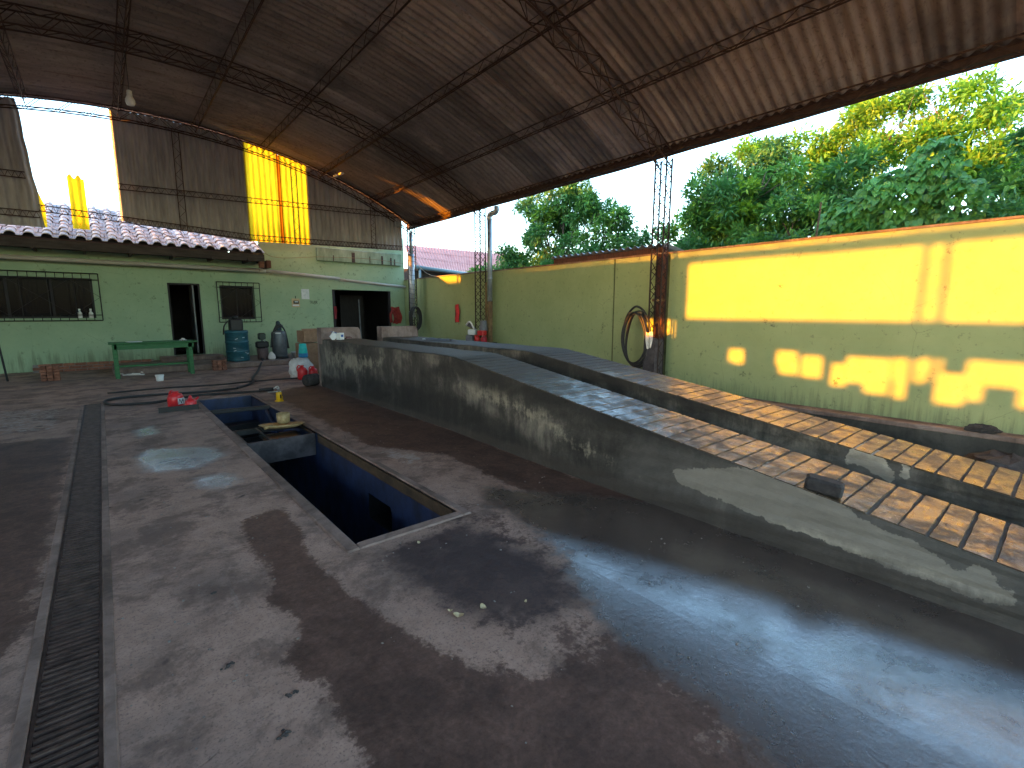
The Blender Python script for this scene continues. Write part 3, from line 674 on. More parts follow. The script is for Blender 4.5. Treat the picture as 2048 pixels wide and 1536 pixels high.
# tiles: cap with pan, one object each
tr = MB(); tr.rng(-.01, .01, -.01, .01, -.01, .01)
tiles = thing("tile_roof", "", "")
del tiles['label'], tiles['category']; tiles.parent = house; tiles.location = (0, 0, 0)
TP, TLn, SL = .30, .38, .40
ang = math.atan(SL)
def tile_mesh():
    m = MB(); n = 8
    prof = [(-.15, 0.0), (-.105, .0)] + [(-.095*math.cos(math.pi*k/n), .085*math.sin(math.pi*k/n)+.004) for k in range(n+1)] + [(.105, .0), (.15, 0.0)]
    for (y0, y1, s0, s1) in ((0, TLn, 1.0, .86),):
        A = [(x*s0, 0, z*s0) for x, z in prof]; B = [(x*s1 if abs(x) < .1 else x, TLn, z*s1) for x, z in prof]
        A2 = [(x*(s0 if abs(x) < .1 else 1), 0, z*s0-.016 if abs(x) >= .1 else z*s0*.80-.008) for x, z in prof]
        k = len(prof)
        m.add(A + B + A2, [(i, i+1, k+i+1, k+i) for i in range(k-1)] + [(i+1, i, 2*k+i, 2*k+i+1) for i in range(k-1)])
    return m.mesh("roof_tile", MT['tile'], False)
tm = tile_mesh()
ncol = 24; nrow = 10
for c in range(ncol):
    x = 3.70 - TP*c
    for r in range(nrow):
        if len([1]) and (r > 4 and not (-1.9 < x < 1.6)): continue
        o = bpy.data.objects.new("roof_tile", tm); COL.objects.link(o); o.parent = tiles
        s = .33*r
        o.location = (x-1+rnd.uniform(-.012, .012), 15.86-HY + s*math.cos(ang)+rnd.uniform(-.012, .012), 3.30 + s*math.sin(ang) + .012*r*0 + .018)
        o.rotation_euler = (ang-.045+rnd.uniform(-.02, .02), rnd.uniform(-.03, .03), rnd.uniform(-.03, .03))
m = MB(); ex = -7-1
m.add([(ex, 15.9-HY, 3.285), (3.85-1, 15.9-HY, 3.285), (3.85-1, 15.9-HY+3.2, 3.285+3.2*SL), (ex, 15.9-HY+3.2, 3.285+3.2*SL),
       (ex, 15.9-HY+6.4, 3.285), (3.85-1, 15.9-HY+6.4, 3.285)], [(0, 1, 2, 3), (3, 2, 5, 4)])
m.build("roof_deck", MT['soffit'], tiles)
# window joinery
def window(x0, x1, z0, z1, gx0, gx1, gz0, gz1, n):
    f = hb()
    fr = .05
    for a, b, c, d in ((x0, x1, z0, z0+fr), (x0, x1, z1-fr, z1), (x0, x0+fr, z0+fr, z1-fr), (x1-fr, x1, z0+fr, z1-fr)): f.rng(a+.001, b-.001, HY+.09, HY+.13, c+.001, d-.001)
    k = max(1, int((x1-x0)/.75))
    for i in range(1, k): f.rng(x0+(x1-x0)*i/k-.025, x0+(x1-x0)*i/k+.025, HY+.095, HY+.125, z0+fr, z1-fr)
    w = hbuild(f, "window", MT['doorwood'])
    for i in range(k):
        a, b = x0+(x1-x0)*i/k, x0+(x1-x0)*(i+1)/k
        q = hb(); q.rng(a+.03, b-.03, HY+.105, HY+.111, z0+fr, z1-fr); hbuild(q, "pane", MT['glass'], w)
    gr = hb(); gy = HY-.10
    def bar(p, q_, r=.009): gr.tube([p, q_], r, 5)
    for z in (gz0, gz1): bar((gx0, gy, z), (gx1, gy, z), .013)
    for x in (gx0, gx1): bar((x, gy, gz0), (x, gy, gz1), .013)
    for z in (gz0+.14, gz1-.16): bar((gx0, gy, z), (gx1, gy, z))
    for i in range(n+1):
        x = gx0+(gx1-gx0)*i/n
        bar((x, gy, gz0), (x, gy, gz0+.14)); bar((x, gy, gz1), (x, gy, gz1-.16))
        if i % 3 == 0: bar((x, gy, gz0), (x, gy, gz1))
    bar_ = bar
    def bar(p, q_, r=.005): gr.tube([p, q_], r, 4)
    w_ = (gx1-gx0)/max(1, n//6)
    for i in range(max(1, n//6)):
        a = gx0+w_*i; zc = (gz0+gz1)/2
        bar((a, gy, zc), (a+w_/2, gy, gz1-.16)); bar((a+w_/2, gy, gz1-.16), (a+w_, gy, zc)); bar((a, gy, zc), (a+w_/2, gy, gz0+.14)); bar((a+w_/2, gy, gz0+.14), (a+w_, gy, zc))
    for x in (gx0, gx1):
        for z in (gz0, gz1, (gz0+gz1)/2): bar((x, gy, z), (x, HY, z))
    hbuild(gr, "grille", MT['blackmetal'], w)
    return w
w1 = window(-3.3, -.10, 1.42, 2.44, -3.42, .03, 1.36, 2.56, 21)
w2 = window(2.78, 3.70, 1.36, 2.37, 2.70, 3.85, 1.28, 2.47, 7)
def curtain(x0, x1, z0, z1, par, y=HY+.3):
    q = hb(); n = 14
    q.grid(lambda u, v: (x0+(x1-x0)*u, y+.02*math.sin(u*22), z0+(z1-z0)*v), n*2, 2); hbuild(q, "curtain", MT['curtain'], par, True)
curtain(-1.55, -1.15, 1.44, 2.36, w1); curtain(-.62, -.28, 1.44, 2.3, w1); curtain(3.28, 3.66, 1.38, 2.34, w2)
# small door leaf open inwards, jamb
m = hb(); m.rng(1.502, 1.545, HY+.01, HY+.13, .345, 2.395); m.rng(2.235, 2.277, HY+.01, HY+.13, .345, 2.395); m.rng(1.545, 2.235, HY+.01, HY+.13, 2.35, 2.395); hbuild(m, "door_frame", MT['doorwood'])
m = hb(); m.bbox((2.12, HY+.5, 1.36), (.045, .72, 1.98), .008, None); d_ = hbuild(m, "door", MT['tankgrey'])
m = hb(); m.rng(6.145, 6.23, HY+.01, HY+.13, .205, 2.345); m.rng(8.23, 8.315, HY+.01, HY+.13, .205, 2.345); hbuild(m, "door_frame", MT['doorwood'])
m = hb(); m.bbox((7.7, HY+2.2, 1.25), (.95, .05, 2.0), .008); hbuild(m, "door", MT['doorwood'])
# lintel band with drip stains
m = hb(); m.bbox((7.22, HY-.05, 3.50), (3.10, .10, .44), .02); band = hbuild(m, "lintel_band", MT['mintpale'])
for x, w_, h_ in ((6.85, .12, .34), (7.95, .07, .3), (8.3, .06, .26), (8.45, .05, .22), (7.5, .03, .25), (6.2, .03, .2)):
    m = hb(); m.rng(x, x+w_, HY-.106, HY-.102, 3.29, 3.29+h_); hbuild(m, "drip_stain", MT['wood_dark'], band)
# platform, step, plinth
plat = MB(); plat.bbox((4.75, 16.67, .075), (9.3, 2.34, .15), .02); o = plat.build("platform_kerb", MT['rim'], kind='structure')
m = hb(); m.bbox((1.9, 16.55, .245), (1.5, .58, .185), .02); hbuild(m, "door_step", MT['rim'])

def brick_set(root, spots):
    bmz = MB(); bmz.bbox((0, 0, 0), (.215, .10, .062), .006); bme = bmz.mesh("brick", MT['brick'])
    for (x, y, z, r) in spots:
        o = bpy.data.objects.new("brick", bme); COL.objects.link(o); o.parent = root; o.location = (x, y, z); o.rotation_euler = (rnd.uniform(-.02, .02), rnd.uniform(-.02, .02), r)
bs = thing("brick_plinth", "low red brick plinth along the foot of the green wall left of the bench", "brick plinth", (-1.4, 16.55, 0)); house_fit(bs)
sp = []
for k in range(4):
    for i in range(10): sp.append((i*.225+.1+(.11 if k % 2 else 0), rnd.uniform(-.01, .01), .034+k*.075, rnd.uniform(-.03, .03)))
brick_set(bs, sp); MB().rng(0, 2.4, -.035, .10, 0, .28).build("mortar", MT['mortar'], bs)
bp = thing("brick_pier", "stubby stack of orange red bricks in front of the plinth at the left", "brick pile", (-1.08, 15.35, 0))
brick_set(bp, [(i*.11-.055, 0, .034+k*.07, math.pi/2+rnd.uniform(-.05, .05)) for k in range(5) for i in (0, 1, 2)])
bq = thing("brick_pier", "dark red brick stack between the bench and the teal drum", "brick pile", (2.30, 15.25, 0))
brick_set(bq, [(i*.11-.055, 0, .034+k*.07, math.pi/2+rnd.uniform(-.08, .08)) for k in range(4) for i in (0, 1, 2)])

# ================================================================== BOUNDARY WALL
bw = thing("boundary_wall", "long olive green yard wall on the right with a bright sunlit patch", "wall", (9.45, 5, 0))
WZ = 2.84
def wp(y0, y1):
    MB().rng(0, .18, y0-5, y1-5, -.34, WZ).build("wall_panel", MT['olive'], bw)
wp(-8, 5.9); wp(6.2, 7.36); wp(7.40, 12.2); wp(12.24, 18.0)
for y0, y1 in ((5.9, 6.2), (7.36, 7.40), (12.2, 12.24)):
    MB().rng(.012, .17, y0-5, y1-5, -.34, WZ-.002).build("joint", MT['olivejoint'], bw)
MB().rng(-.03, .21, -13, 13.0, WZ, WZ+.035).build("coping", MT['rim'], bw)
post = thing("timber_post", "red brown timber post set in the olive wall behind the hose coil", "post", (9.38, 6.06, 0))
MB().bbox((0, 0, 1.42), (.13, .19, 2.84), .01).build("shaft", MT['postbrown'], post)
MB().bbox((-.09, -.02, 1.86), (.06, .3, .06), .006).build("cleat", MT['rustpipe'], post)
pier = MB(); pier.bbox((0, 0, .52), (.3, .34, 1.04), .03)
tag(pier.build("column_footing", pm("dark_violet_grey_concrete", (.035, .03, .035), (.09, .08, .085), 7, .85, .4), loc=(9.14, 6.02, 0)), "dark grey concrete footing wrapped round the lattice column at the olive wall", "footing")

# ================================================================== RAMPS
def ramp_thing(x0, x1, label, pale, plaster, seed):
    rg = random.Random(seed)
    root = thing("vehicle_ramp", label, "ramp", (x0, 0, 0), 0, "twin concrete service ramps")
    w = x1-x0; YE, YBk, YS, H0 = 10.5, 5.35, -1.95, 1.02
    def top(y): return H0 if y >= YBk else max(-.045, H0*(y-YS)/(YBk-YS))
    yv = sorted(set([round(float(a), 3) for a in np.arange(YS+.05, YE, .045)] + [YBk, YE])); NZ = 20; drop = .009
    m = MB(); k = NZ+1
    for s_ in (0, w):
        vs = []
        for y in yv:
            t = max(-.06, top(y)-drop); zlo = -.34 if s_ > 0 and x1 > 5 else -.07
            for j in range(k):
                bulge = (.010*math.sin(y*5.1+j) + .006*math.sin(y*13+j*2.0))*(1 if s_ else -1)
                vs.append((s_+bulge*(.4), y, zlo + (t-zlo)*j/NZ))
        fs = []
        for i in range(len(yv)-1):
            for j in range(NZ):
                q = (i*k+j, (i+1)*k+j, (i+1)*k+j+1, i*k+j+1); fs.append(q if s_ else q[::-1])
        m.add(vs, fs)
    nl = len(yv)*k
    tf = [(i*k+NZ, nl+i*k+NZ, nl+(i+1)*k+NZ, (i+1)*k+NZ) for i in range(len(yv)-1)]
    m.f += tf; m.mi += [0]*len(tf)
    e = (len(yv)-1)*k; m.f += [tuple([e+j for j in range(k)] + [nl+e+j for j in range(k-1, -1, -1)])]; m.mi += [0]
    body = m.build("ramp_body", MT['ramp'], root)
    A = np.array(m.v); Yv, Zv = A[:, 1], A[:, 2]; left = A[:, 0] < w/2
    set_attr(body.data, "pale", np.where(left, mask(Yv, Zv, pale, .10), 0))
    set_attr(body.data, "plaster", np.where(left, mask(Yv, Zv, plaster, .5), 0))
    set_attr(body.data, "worn", np.where(left, .62*mask(Yv, Zv, [[(5.5, .55), (5.2, .85), (4.5, .85), (3.4, .62), (2.7, .3), (2.2, .12), (3.0, .12), (3.9, .3), (4.8, .42)], [(10.3, .35), (10.3, .95), (7.2, .95), (7.4, .55), (9, .4)]], .4), .0))
    set_attr(body.data, "mould", np.where(left, mask(Yv, Zv, [[(8.6, 0), (8.4, .45), (6.6, .5), (5.2, .5), (4.0, .3), (3.2, .0)], [(10.4, .0), (10.4, .3), (8.5, .3), (8.5, 0)], [(6.0, .75), (5.2, 1.1), (2.5, .75), (1.4, .55), (1.6, .45), (4.0, .62)]], .35), .6))
    y = 5.12; n_ = 0
    while y > YS + .25:
        st = .142 + rg.uniform(-.008, .008); g_ = .007 + rg.uniform(-.003, .006)
        ya, yb = y, y-st+g_
        b = MB(); e0, e1 = .004, w-.004; ch = .006
        sk = rg.uniform(-.008, .008); NXs = 10
        rows = []
        for (yy, dz) in ((ya, -drop-.006), (ya-ch, -.001), (yb+ch, -.001), (yb, -drop-.006)):
            rows.append([(e0+(e1-e0)*i/NXs, yy + sk*(i/NXs-.5) + rg.uniform(-.003, .003), top(yy)+dz + rg.uniform(-.0012, .0012)) for i in range(NXs+1)])
        vs = [p for r in rows for p in r]; kk = NXs+1
        fs = [(r*kk+i, (r+1)*kk+i, (r+1)*kk+i+1, r*kk+i+1) for r in range(3) for i in range(NXs)]
        for i in (0, NXs):
            q = (i, kk+i, 2*kk+i, 3*kk+i); fs.append(q if i else q[::-1])
        b.add(vs, fs); b.build("tread", MT['slab'], root)
        y -= st; n_ += 1
    b = MB(); b.grid(lambda u, v: (.004+(w-.008)*v, 10.30 + (5.135-10.30)*u, top(10.30+(5.135-10.30)*u) - .002 + .003*math.sin(u*31+v*5)), 30, 4)
    b.build("flat_deck", MT['slab'], root)
    b = MB(); hh = .24; c = .06
    pr = [(-.02, H0-.1), (w+.12, H0-.1), (w+.12-.03, H0+hh-c), (w+.12-.03-c*.7, H0+hh), (-.02, H0+hh)]
    b.add([(x, 10.31, z) for x, z in pr] + [(x, 10.56, z) for x, z in pr], [(0, 1, 2, 3, 4), (9, 8, 7, 6, 5)] + [((i+1) % 5, i, 5+i, 5+(i+1) % 5) for i in range(5)])
    b.build("wheel_stop", MT['rim'], root)
    b = MB(); b.rng(-.02, w+.02, 10.502, 10.56, 0, H0-.1); b.build("end_wall", MT['rim'], root)
    return root
paleA = [(2.1, .30), (1.75, .40), (1.57, 0.46), (1.32, 0.50), (1.15, 0.50), (1.06, 0.47), (0.93, 0.42), (0.85, 0.38), (0.74, 0.32), (0.64, 0.29), (0.49, 0.28), (0.4, 0.24), (0.36, 0.24), (0.33, 0.18), (0.28, 0.18), (0.23, 0.25), (0.16, 0.21), (0.13, 0.16), (0.08, 0.16), (0.06, 0.08), (0.22, 0.06), (0.43, 0.07), (0.8, 0.09), (1.23, 0.12), (1.6, 0.17), (2.0, .2)]
paleB = [(1.22, 0.38), (1.17, 0.47), (1.12, 0.47), (1.08, 0.42), (0.98, 0.43), (0.92, 0.37), (0.86, 0.28), (0.89, 0.2), (1.1, 0.3), (1.2, 0.3)]
paleC = [(0.82, 0.4), (0.77, 0.41), (0.78, 0.25), (0.83, 0.27)]
ramp_thing(3.50, 4.24, "nearer concrete ramp with flaking grey side and wet ribbed slope", [paleA], [[(2.6, .05), (2.6, .5), (1.5, .6), (-1, .3), (-1, 0)]], 3)
ramp_thing(4.86, 5.66, "farther concrete ramp with ribbed slope, next to the boundary wall", [paleB, paleC], [[(1.3, .1), (1.3, .5), (.7, .4), (.7, .1)]], 5)

# ================================================================== DRAIN
dr = thing("floor_drain", "long narrow steel grated drain channel running along the floor at left", "drain", (-.255, 0, 0))
dw = DX1-DX0
m = MB()
m.add([(-dw/2, DY0, -.18), (dw/2, DY0, -.18), (dw/2, DY1, -.18), (-dw/2, DY1, -.18), (-dw/2, DY0, 0), (dw/2, DY0, 0), (dw/2, DY1, 0), (-dw/2, DY1, 0)],
      [(0, 1, 2, 3), (0, 3, 7, 4), (1, 5, 6, 2), (0, 4, 5, 1), (3, 2, 6, 7)])
m.build("channel", MT['pitfloor'], dr)
for s_ in (-1, 1):
    MB().bbox((s_*(dw/2+.023), (DY0+DY1)/2-.0, -.010), (.046, DY1-DY0, .032), .008).build("drain_kerb", MT['rim'], dr)
    MB().rng(s_*dw/2-.014 if s_ > 0 else -dw/2, dw/2 if s_ > 0 else -dw/2+.014, DY0, DY1, -.045, -.008).build("angle_rail", MT['grate'], dr)
bm_ = MB(); bm_.rng(-dw/2+.015, dw/2-.015, -.009, .009, -.03, -.006); bme = bm_.mesh("grate_bar", MT['grate'])
yy = 1.5; cnt = 0
while cnt < 200:
    o = bpy.data.objects.new("grate_bar", bme); COL.objects.link(o); o.parent = dr
    o.location = (rnd.uniform(-.002, .002), yy, rnd.uniform(-.002, .001)); o.rotation_euler = (rnd.uniform(-.08, .08), 0, rnd.uniform(-.012, .012))
    yy += .042; cnt += 1
m = MB()
while yy < DY1-.02:
    m.rng(-dw/2+.015, dw/2-.015, yy-.009, yy+.009, -.03, -.006); yy += .042
for y in np.arange(DY0+.03, 1.47, .042): m.rng(-dw/2+.015, dw/2-.015, y-.009, y+.009, -.03, -.006)
m.build("grate_bars", MT['grate'], dr, kind='stuff')
for y in np.arange(2.006, 10.9, 1.008): MB().rng(-dw/2+.015, dw/2-.015, y-.012, y+.012, -.06, -.031).build("cross_bar", MT['grate'], dr)

# ================================================================== SURROUNDINGS
# left side of the yard (out of frame): block wall and siding, openings shaped to throw the sun patches
LX = XW - .05
lw = thing("side_wall", "unseen grey block wall on the left side, its gaps cut to shape the sun patches", "wall", (LX, 5, 0))
OY, OZ = 4.44, 1.95*((9.45-LX)/15.85)
lp = [(4.26, 4.52, .64, .78), (4.26, 4.41, .52, .66), (3.32, 3.63, .63, .8), (3.28, 3.57, .17, .64), (2.91, 3.2, .47, .74), (2.54, 2.73, .19, .64), (2.25, 2.52, .45, .77), (1.96, 2.25, .22, .77), (1.55, 1.91, .54, .79), (1.71, 1.86, .27, .54), (1.35, 1.58, .58, .82), (1.08, 1.36, .26, .61), (.84, 1.04, .64, .82), (.89, 1.02, .35, .64), (.43, .86, .58, .81), (.34, .49, .32, .62)]
lp = [(a-.02, b+.02, max(c, (b+3.01)*.1397-.43), d+.10) for a, b, c, d in lp]
lp = [(a+OY, b+OY, c+OZ, d+OZ) for a, b, c, d in lp if d > c+.03]  # gaps placed by tracing the sun patches back along the sun
ZT = 1.47 + OZ
Yc = sorted({-6.0, 9.94} | {v for h in lp for v in h[:2]}); Zc = sorted({0.0, ZT} | {v for h in lp for v in h[2:]})
m = MB()
for i in range(len(Yc)-1):
    for j in range(len(Zc)-1):
        c1, c2 = (Yc[i]+Yc[i+1])/2, (Zc[j]+Zc[j+1])/2
        if any(h[0] < c1 < h[1] and h[2] < c2 < h[3] for h in lp): continue
        m.rng(-.05, .0, Yc[i]-5, Yc[i+1]-5, Zc[j], Zc[j+1])
m.build("wall_panel", MT['fence'], lw)
ss = thing("side_siding", "unseen dull siding under the left eave, shaped to block the sun around one slot", "siding", (LX, 10, 0))
m = MB()
for y0, y1, z0, z1 in ((9.94, 10.2, 0, 4.6), (10.2, 10.95, 0, 3.02), (10.2, 10.95, 3.38, 4.6), (10.95, 17, 1.75, 4.6), (10.95, 12.2, 0, 2.55)): m.rng(-.03, .0, y0-10, y1-10, z0, z1)  # unseen siding sized to stop sunbeams, slot left for one glow patch
m.build("siding_sheet", MT['gable'], ss)
nb_ = MB(); nb_.rng(0, .2, -16, 10, 0, 2.6); tag(nb_.build("sun_block_wall", MT['fence'], loc=(-13.0, 10, 0)), "unseen plain grey wall added beyond the left side of the yard to block low sun", "wall")  # unseen wall, added to block low sun from the left

ns_ = MB(); ns_.rng(-3.5, 0, 0, 3.0, 0, 4.95); tag(ns_.build("sun_block_shed", MT['fence'], loc=(-9.5, 17.1, 0)), "unseen plain grey block added beyond the left end of the gable to stop a sun streak", "shed")  # unseen block, added and sized to stop sun under the gable sheets
# lean-to roof behind the boundary wall
lt = thing("lean_to_roof", "small corrugated lean-to roof on a red beam peeking over the olive wall", "lean-to", (9.7, 7.75, 2.88))
def fn(u, v):
    y = -1.78 + 3.5*u; x = -.36 + 1.6*v
    return (x, y, .155 - .22*v + .03*math.cos(2*math.pi*y/.20))
MB().grid(fn, 140, 3).build("corrugated_sheet", MT['gable'], lt, True)
def fn2(u, v):
    x, y, z = fn(u, v); return (x, y, z + .012)
MB().grid(fn2, 140, 3).build("corrugated_sheet", MT['gable'], lt, True)
MB().bbox((-.22, -.02, .055), (.07, 3.4, .13), .008).build("beam", MT['postbrown'], lt)
MB().bbox((.9, -.02, -.12), (.07, 3.4, .1), .008).build("beam", MT['postbrown'], lt)
for y in (-1.6, 1.6): MB().rng(.87, .93, y-.04, y+.04, -2.88, -.171).build("post", MT['postbrown'], lt)
# neighbour house with red roof
nh = thing("neighbour_house", "neighbour's house with faded red sheet roof and blue grey gutter beyond the wall", "house", (10.69, 18.99, 0))
EA, EB, RA, RB = Vector((0, 0, 3.6)), Vector((4.15, 1.70, 3.6)), Vector((2.46, 5.41, 5.2)), Vector((6.68, 5.21, 5.2))
def nroof(u, v, d=0.0):
    t = -.06 + 1.9*u
    p = EA.lerp(EB, t)*(1-v) + RA.lerp(RB, t)*v
    return (p.x, p.y, p.z + d + .02*math.cos(2*math.pi*t*22))
MB().grid(lambda u, v: nroof(u, -.02+1.02*v), 420, 6).build("roof", MT['redroof'], nh, True)
for k in (1, 2):
    MB().grid(lambda u, v: nroof(u, k/3-.015+.03*v, .03), 420, 1).build("roof_lap", MT['redroof'], nh, True)
ER = Matrix.Rotation(math.atan2(1.70, 4.15), 3, 'Z')
m = MB(); m.box(ER @ Vector((4.5, .6, 1.75)), (8.6, .16, 3.5), ER); m.box(ER @ Vector((.28, 2.2, 1.75)), (.16, 3.0, 3.5), ER)
m.build("wall", MT['roomdark'], nh)
m = MB(); m.tube([ER @ Vector((-.25, -.08, 3.5)), ER @ Vector((8.4, -.08, 3.47))], .085, 10); m.build("gutter", MT['bluegrey'], nh, True)
m = MB(); m.tube([ER @ Vector((.05, -.08, 3.45)), ER @ Vector((.05, -.08, 2.75))], .05, 8); m.build("downpipe", MT['bluegrey'], nh, True)
MB().box(ER @ Vector((4.3, .26, 3.42)), (8.6, .5, .05), ER).build("soffit", MT['soffit'], nh)

# trees -------------------------------------------------------------
def leaves_np(centers, dirs, L_, W_, rg, droop=.35):
    n = len(centers)
    d = dirs + rg.normal(0, .45, (n, 3)); d[:, 2] -= droop*rg.uniform(.2, 1, n); d /= np.linalg.norm(d, axis=1)[:, None]
    upv = np.tile([0, 0, 1.0], (n, 1)) + rg.normal(0, .5, (n, 3)); s = np.cross(d, upv); s /= np.linalg.norm(s, axis=1)[:, None]+1e-9
    nn = np.cross(s, d); l = L_*rg.uniform(.7, 1.25, n)[:, None]; w = W_*rg.uniform(.75, 1.2, n)[:, None]
    a = centers; t = a + d*l - nn*l*.12; m_ = a + d*l*.45
    lf = m_ + s*w*.5 + nn*w*.18; rt = m_ - s*w*.5 + nn*w*.18
    return np.stack([a, lf, t, rt], 1).reshape(-1, 3)
def crown(name, parent, base, blobs, nclus, per, Ls, Ws, mats, seed, spread=.16, droop=.35, kind=None, weights=None):
    rg = np.random.default_rng(seed); C = []; D = []
    sub = []
    for b in blobs:
        for _ in range(9):
            q = rg.normal(0, 1, 3); q /= np.linalg.norm(q); k = rg.uniform(.3, .5)
            sub.append((b[0]+q[0]*b[3]*.8, b[1]+q[1]*b[4]*.8, b[2]+q[2]*b[5]*.8, b[3]*k, b[4]*k, b[5]*k*.8))
    blobs = sub
    vol = np.array([b[3]*b[4]*b[5] for b in blobs])**.8; pr = vol/vol.sum()
    pick = rg.choice(len(blobs), nclus, p=pr)
    for i in pick:
        b = blobs[i]; q = rg.normal(0, 1, 3); q /= np.linalg.norm(q); q[2] = abs(q[2])*.9 if rg.random() < .6 else q[2]; rr = rg.uniform(.35, 1.0)**.55*(1+.22*rg.normal())
        c = np.array(b[:3]) + q*rr*np.array(b[3:6]) - np.array(base)
        out = q*.8 + np.array([0, 0, .25])
        for _ in range(per):
            v = rg.normal(0, 1, 3); v /= np.linalg.norm(v)
            C.append(c + v*spread*rg.uniform(.1, 1)); D.append(v*.8 + out*.5)
    V = leaves_np(np.array(C), np.array(D), Ls, Ws, rg, droop)
    n = len(V)//4
    me = bpy.data.meshes.new(name); me.vertices.add(len(V)); me.vertices.foreach_set("co", V.astype(np.float32).ravel())
    idx = np.arange(n)*4
    tri = np.stack([idx, idx+1, idx+2, idx, idx+2, idx+3], 1).reshape(-1).astype(np.int32)
    me.loops.add(len(tri)); me.loops.foreach_set("vertex_index", tri)
    me.polygons.add(2*n); me.polygons.foreach_set("loop_start", np.arange(0, 6*n, 3, dtype=np.int32))
    for mt in mats: me.materials.append(mt)
    w = weights or [1/len(mats)]*len(mats)
    # colour by clump
    cm = rg.choice(len(mats), len(blobs), p=w); mi = np.repeat(np.where(rg.random(nclus) < .75, cm[pick], rg.choice(len(mats), nclus, p=w)), per); me.polygons.foreach_set("material_index", np.repeat(mi, 2).astype(np.int32))
    me.update(calc_edges=True); me.validate()
    o = bpy.data.objects.new(name, me); COL.objects.link(o); o.parent = parent
    if kind: o['kind'] = kind
    return o, V
def tree(label, base, blobs, nclus, per, Ls, Ws, mats, seed, r0=.13, group="trees beyond the olive wall", weights=None, droop=.35, spread=.16):
    t = thing("tree", label, "tree", base, 0, group)
    rg = random.Random(seed); m = MB()
    top = Vector((sum(b[0] for b in blobs)/len(blobs), sum(b[1] for b in blobs)/len(blobs), min(b[2] for b in blobs))) - Vector(base)
    fork = Vector((top.x*.3, top.y*.3, max(1.2, top.z*.6)))
    m.tube(spline([(0, 0, -.02), (fork.x*.3+.05, fork.y*.4, fork.z*.5), tuple(fork)], 5), [r0*(1-.4*i/10) for i in range(11)], 8)
    for b in blobs:
        e = Vector(b[:3]) - Vector(base)
        mid = fork.lerp(e, .55) + Vector((rg.uniform(-.2, .2), rg.uniform(-.2, .2), .15))
        P = spline([tuple(fork), tuple(mid), tuple(e)], 5); m.tube(P, [r0*.5*(1-.85*i/(len(P)-1)) for i in range(len(P))], 6)
        for k in range(7):
            q = Vector((rg.gauss(0, 1), rg.gauss(0, 1), rg.gauss(0, .8)+.3)).normalized()
            tip = e + Vector((q.x*b[3], q.y*b[4], q.z*b[5]))*.95
            a = P[rg.randrange(5, len(P))]
            m.tube([a, a.lerp(tip, .5)+Vector((0, 0, .08)), tip], [r0*.14, r0*.09, r0*.03], 4)
    m.build("trunk", MT['bark'], t, True)
    crown("crown", t, base, blobs, nclus, per, Ls, Ws, mats, seed, spread, droop, None, weights)
    return t
G3 = [MT['leaf_deep'], MT['leaf_mid'], MT['leaf_lime']]
tree("dark green mango-like tree left of the lattice column, sky showing through", (13.4, 12.9, 0), [(12.6, 16.3, 3.0, .7, .9, .5), (12.6, 15.0, 3.0, .7, .9, .6), (12.6, 13.6, 3.0, .7, .9, .6), (12.6, 12.2, 3.1, .7, .9, .6), (12.6, 10.8, 3.2, .7, .8, .6), (12.7, 9.7, 3.4, .6, .7, .6), (13, 15.4, 3.7, .8, 1.1, 1.0), (13.3, 14.0, 5.4, .8, 1.0, .7), (13.2, 12.7, 5.7, .8, 1.0, .7), (13.1, 11.2, 4.6, .8, .8, .9), (13.2, 13.4, 4.3, .9, 1.1, 1.1), (13, 12.2, 3.4, .9, 1.2, .9), (13.3, 11.9, 5.3, .7, .9, .7), (13.1, 10.6, 4.2, .7, .8, .9), (13.2, 14.4, 4.9, .6, .7, .7), (13, 16.2, 3.0, .6, .8, .6), (13.2, 9.6, 3.5, .5, .7, .8)], 3600, 8, .18, .07, G3, 21, weights=[.62, .33, .05])
tree("mid green tree right of the lattice column with bright lime tufts", (12.9, 6.2, 0), [(12.6, 7.3, 3.6, .7, .7, .7), (12.5, 6.3, 4.3, .8, .8, .8), (12.7, 5.5, 4.7, .7, .8, .6), (12.5, 5.9, 3.3, .8, 1.1, .7), (12.6, 4.7, 3.5, .7, .7, .8), (12.8, 6.9, 4.9, .6, .6, .5)], 1300, 8, .19, .072, G3, 22, weights=[.45, .4, .15])
tree("tall thin dark tree standing behind the mid green tree", (14.6, 8.0, 0), [(14.5, 7.4, 5.0, .7, .9, 1.1), (14.3, 8.4, 4.0, .6, .8, .9), (14.6, 6.5, 5.8, .7, .8, .6)], 600, 8, .18, .07, G3, 23, weights=[.7, .25, .05])
GOLD = [MT['leaf_gold'], MT['leaf_lime'], MT['leaf_mid']]
tree("tall golden lit tree high behind the mid green tree", (18.2, 7.0, 0), [(18, 8.3, 6.2, 1, 1.1, 1.2), (17.8, 6.8, 6.0, 1, 1.1, 1.3), (18.2, 5.4, 6.9, 1, 1.0, 1.1), (18, 7.6, 4.6, .9, 1.2, .9)], 1300, 8, .18, .075, GOLD, 24, weights=[.6, .3, .1], spread=.2)
tree("golden lit tree directly above the broad leaved vine", (17.5, 4.3, 0), [(17.4, 5.3, 6.0, .9, .9, 1.2), (17.4, 4.1, 6.6, .9, .9, 1.2), (17.6, 4.8, 4.9, .9, .9, .9)], 1050, 8, .18, .075, GOLD, 25, weights=[.65, .3, .05], spread=.2)
tree("tallest golden lit tree at the far right under the eave", (17.6, 2.4, 0), [(17.4, 3.0, 6.6, .9, .9, 1.2), (17.5, 1.9, 5.6, .9, .8, 1.2), (17.6, 2.6, 4.8, .9, .8, .8)], 1050, 8, .18, .075, GOLD, 26, weights=[.7, .27, .03], spread=.2)
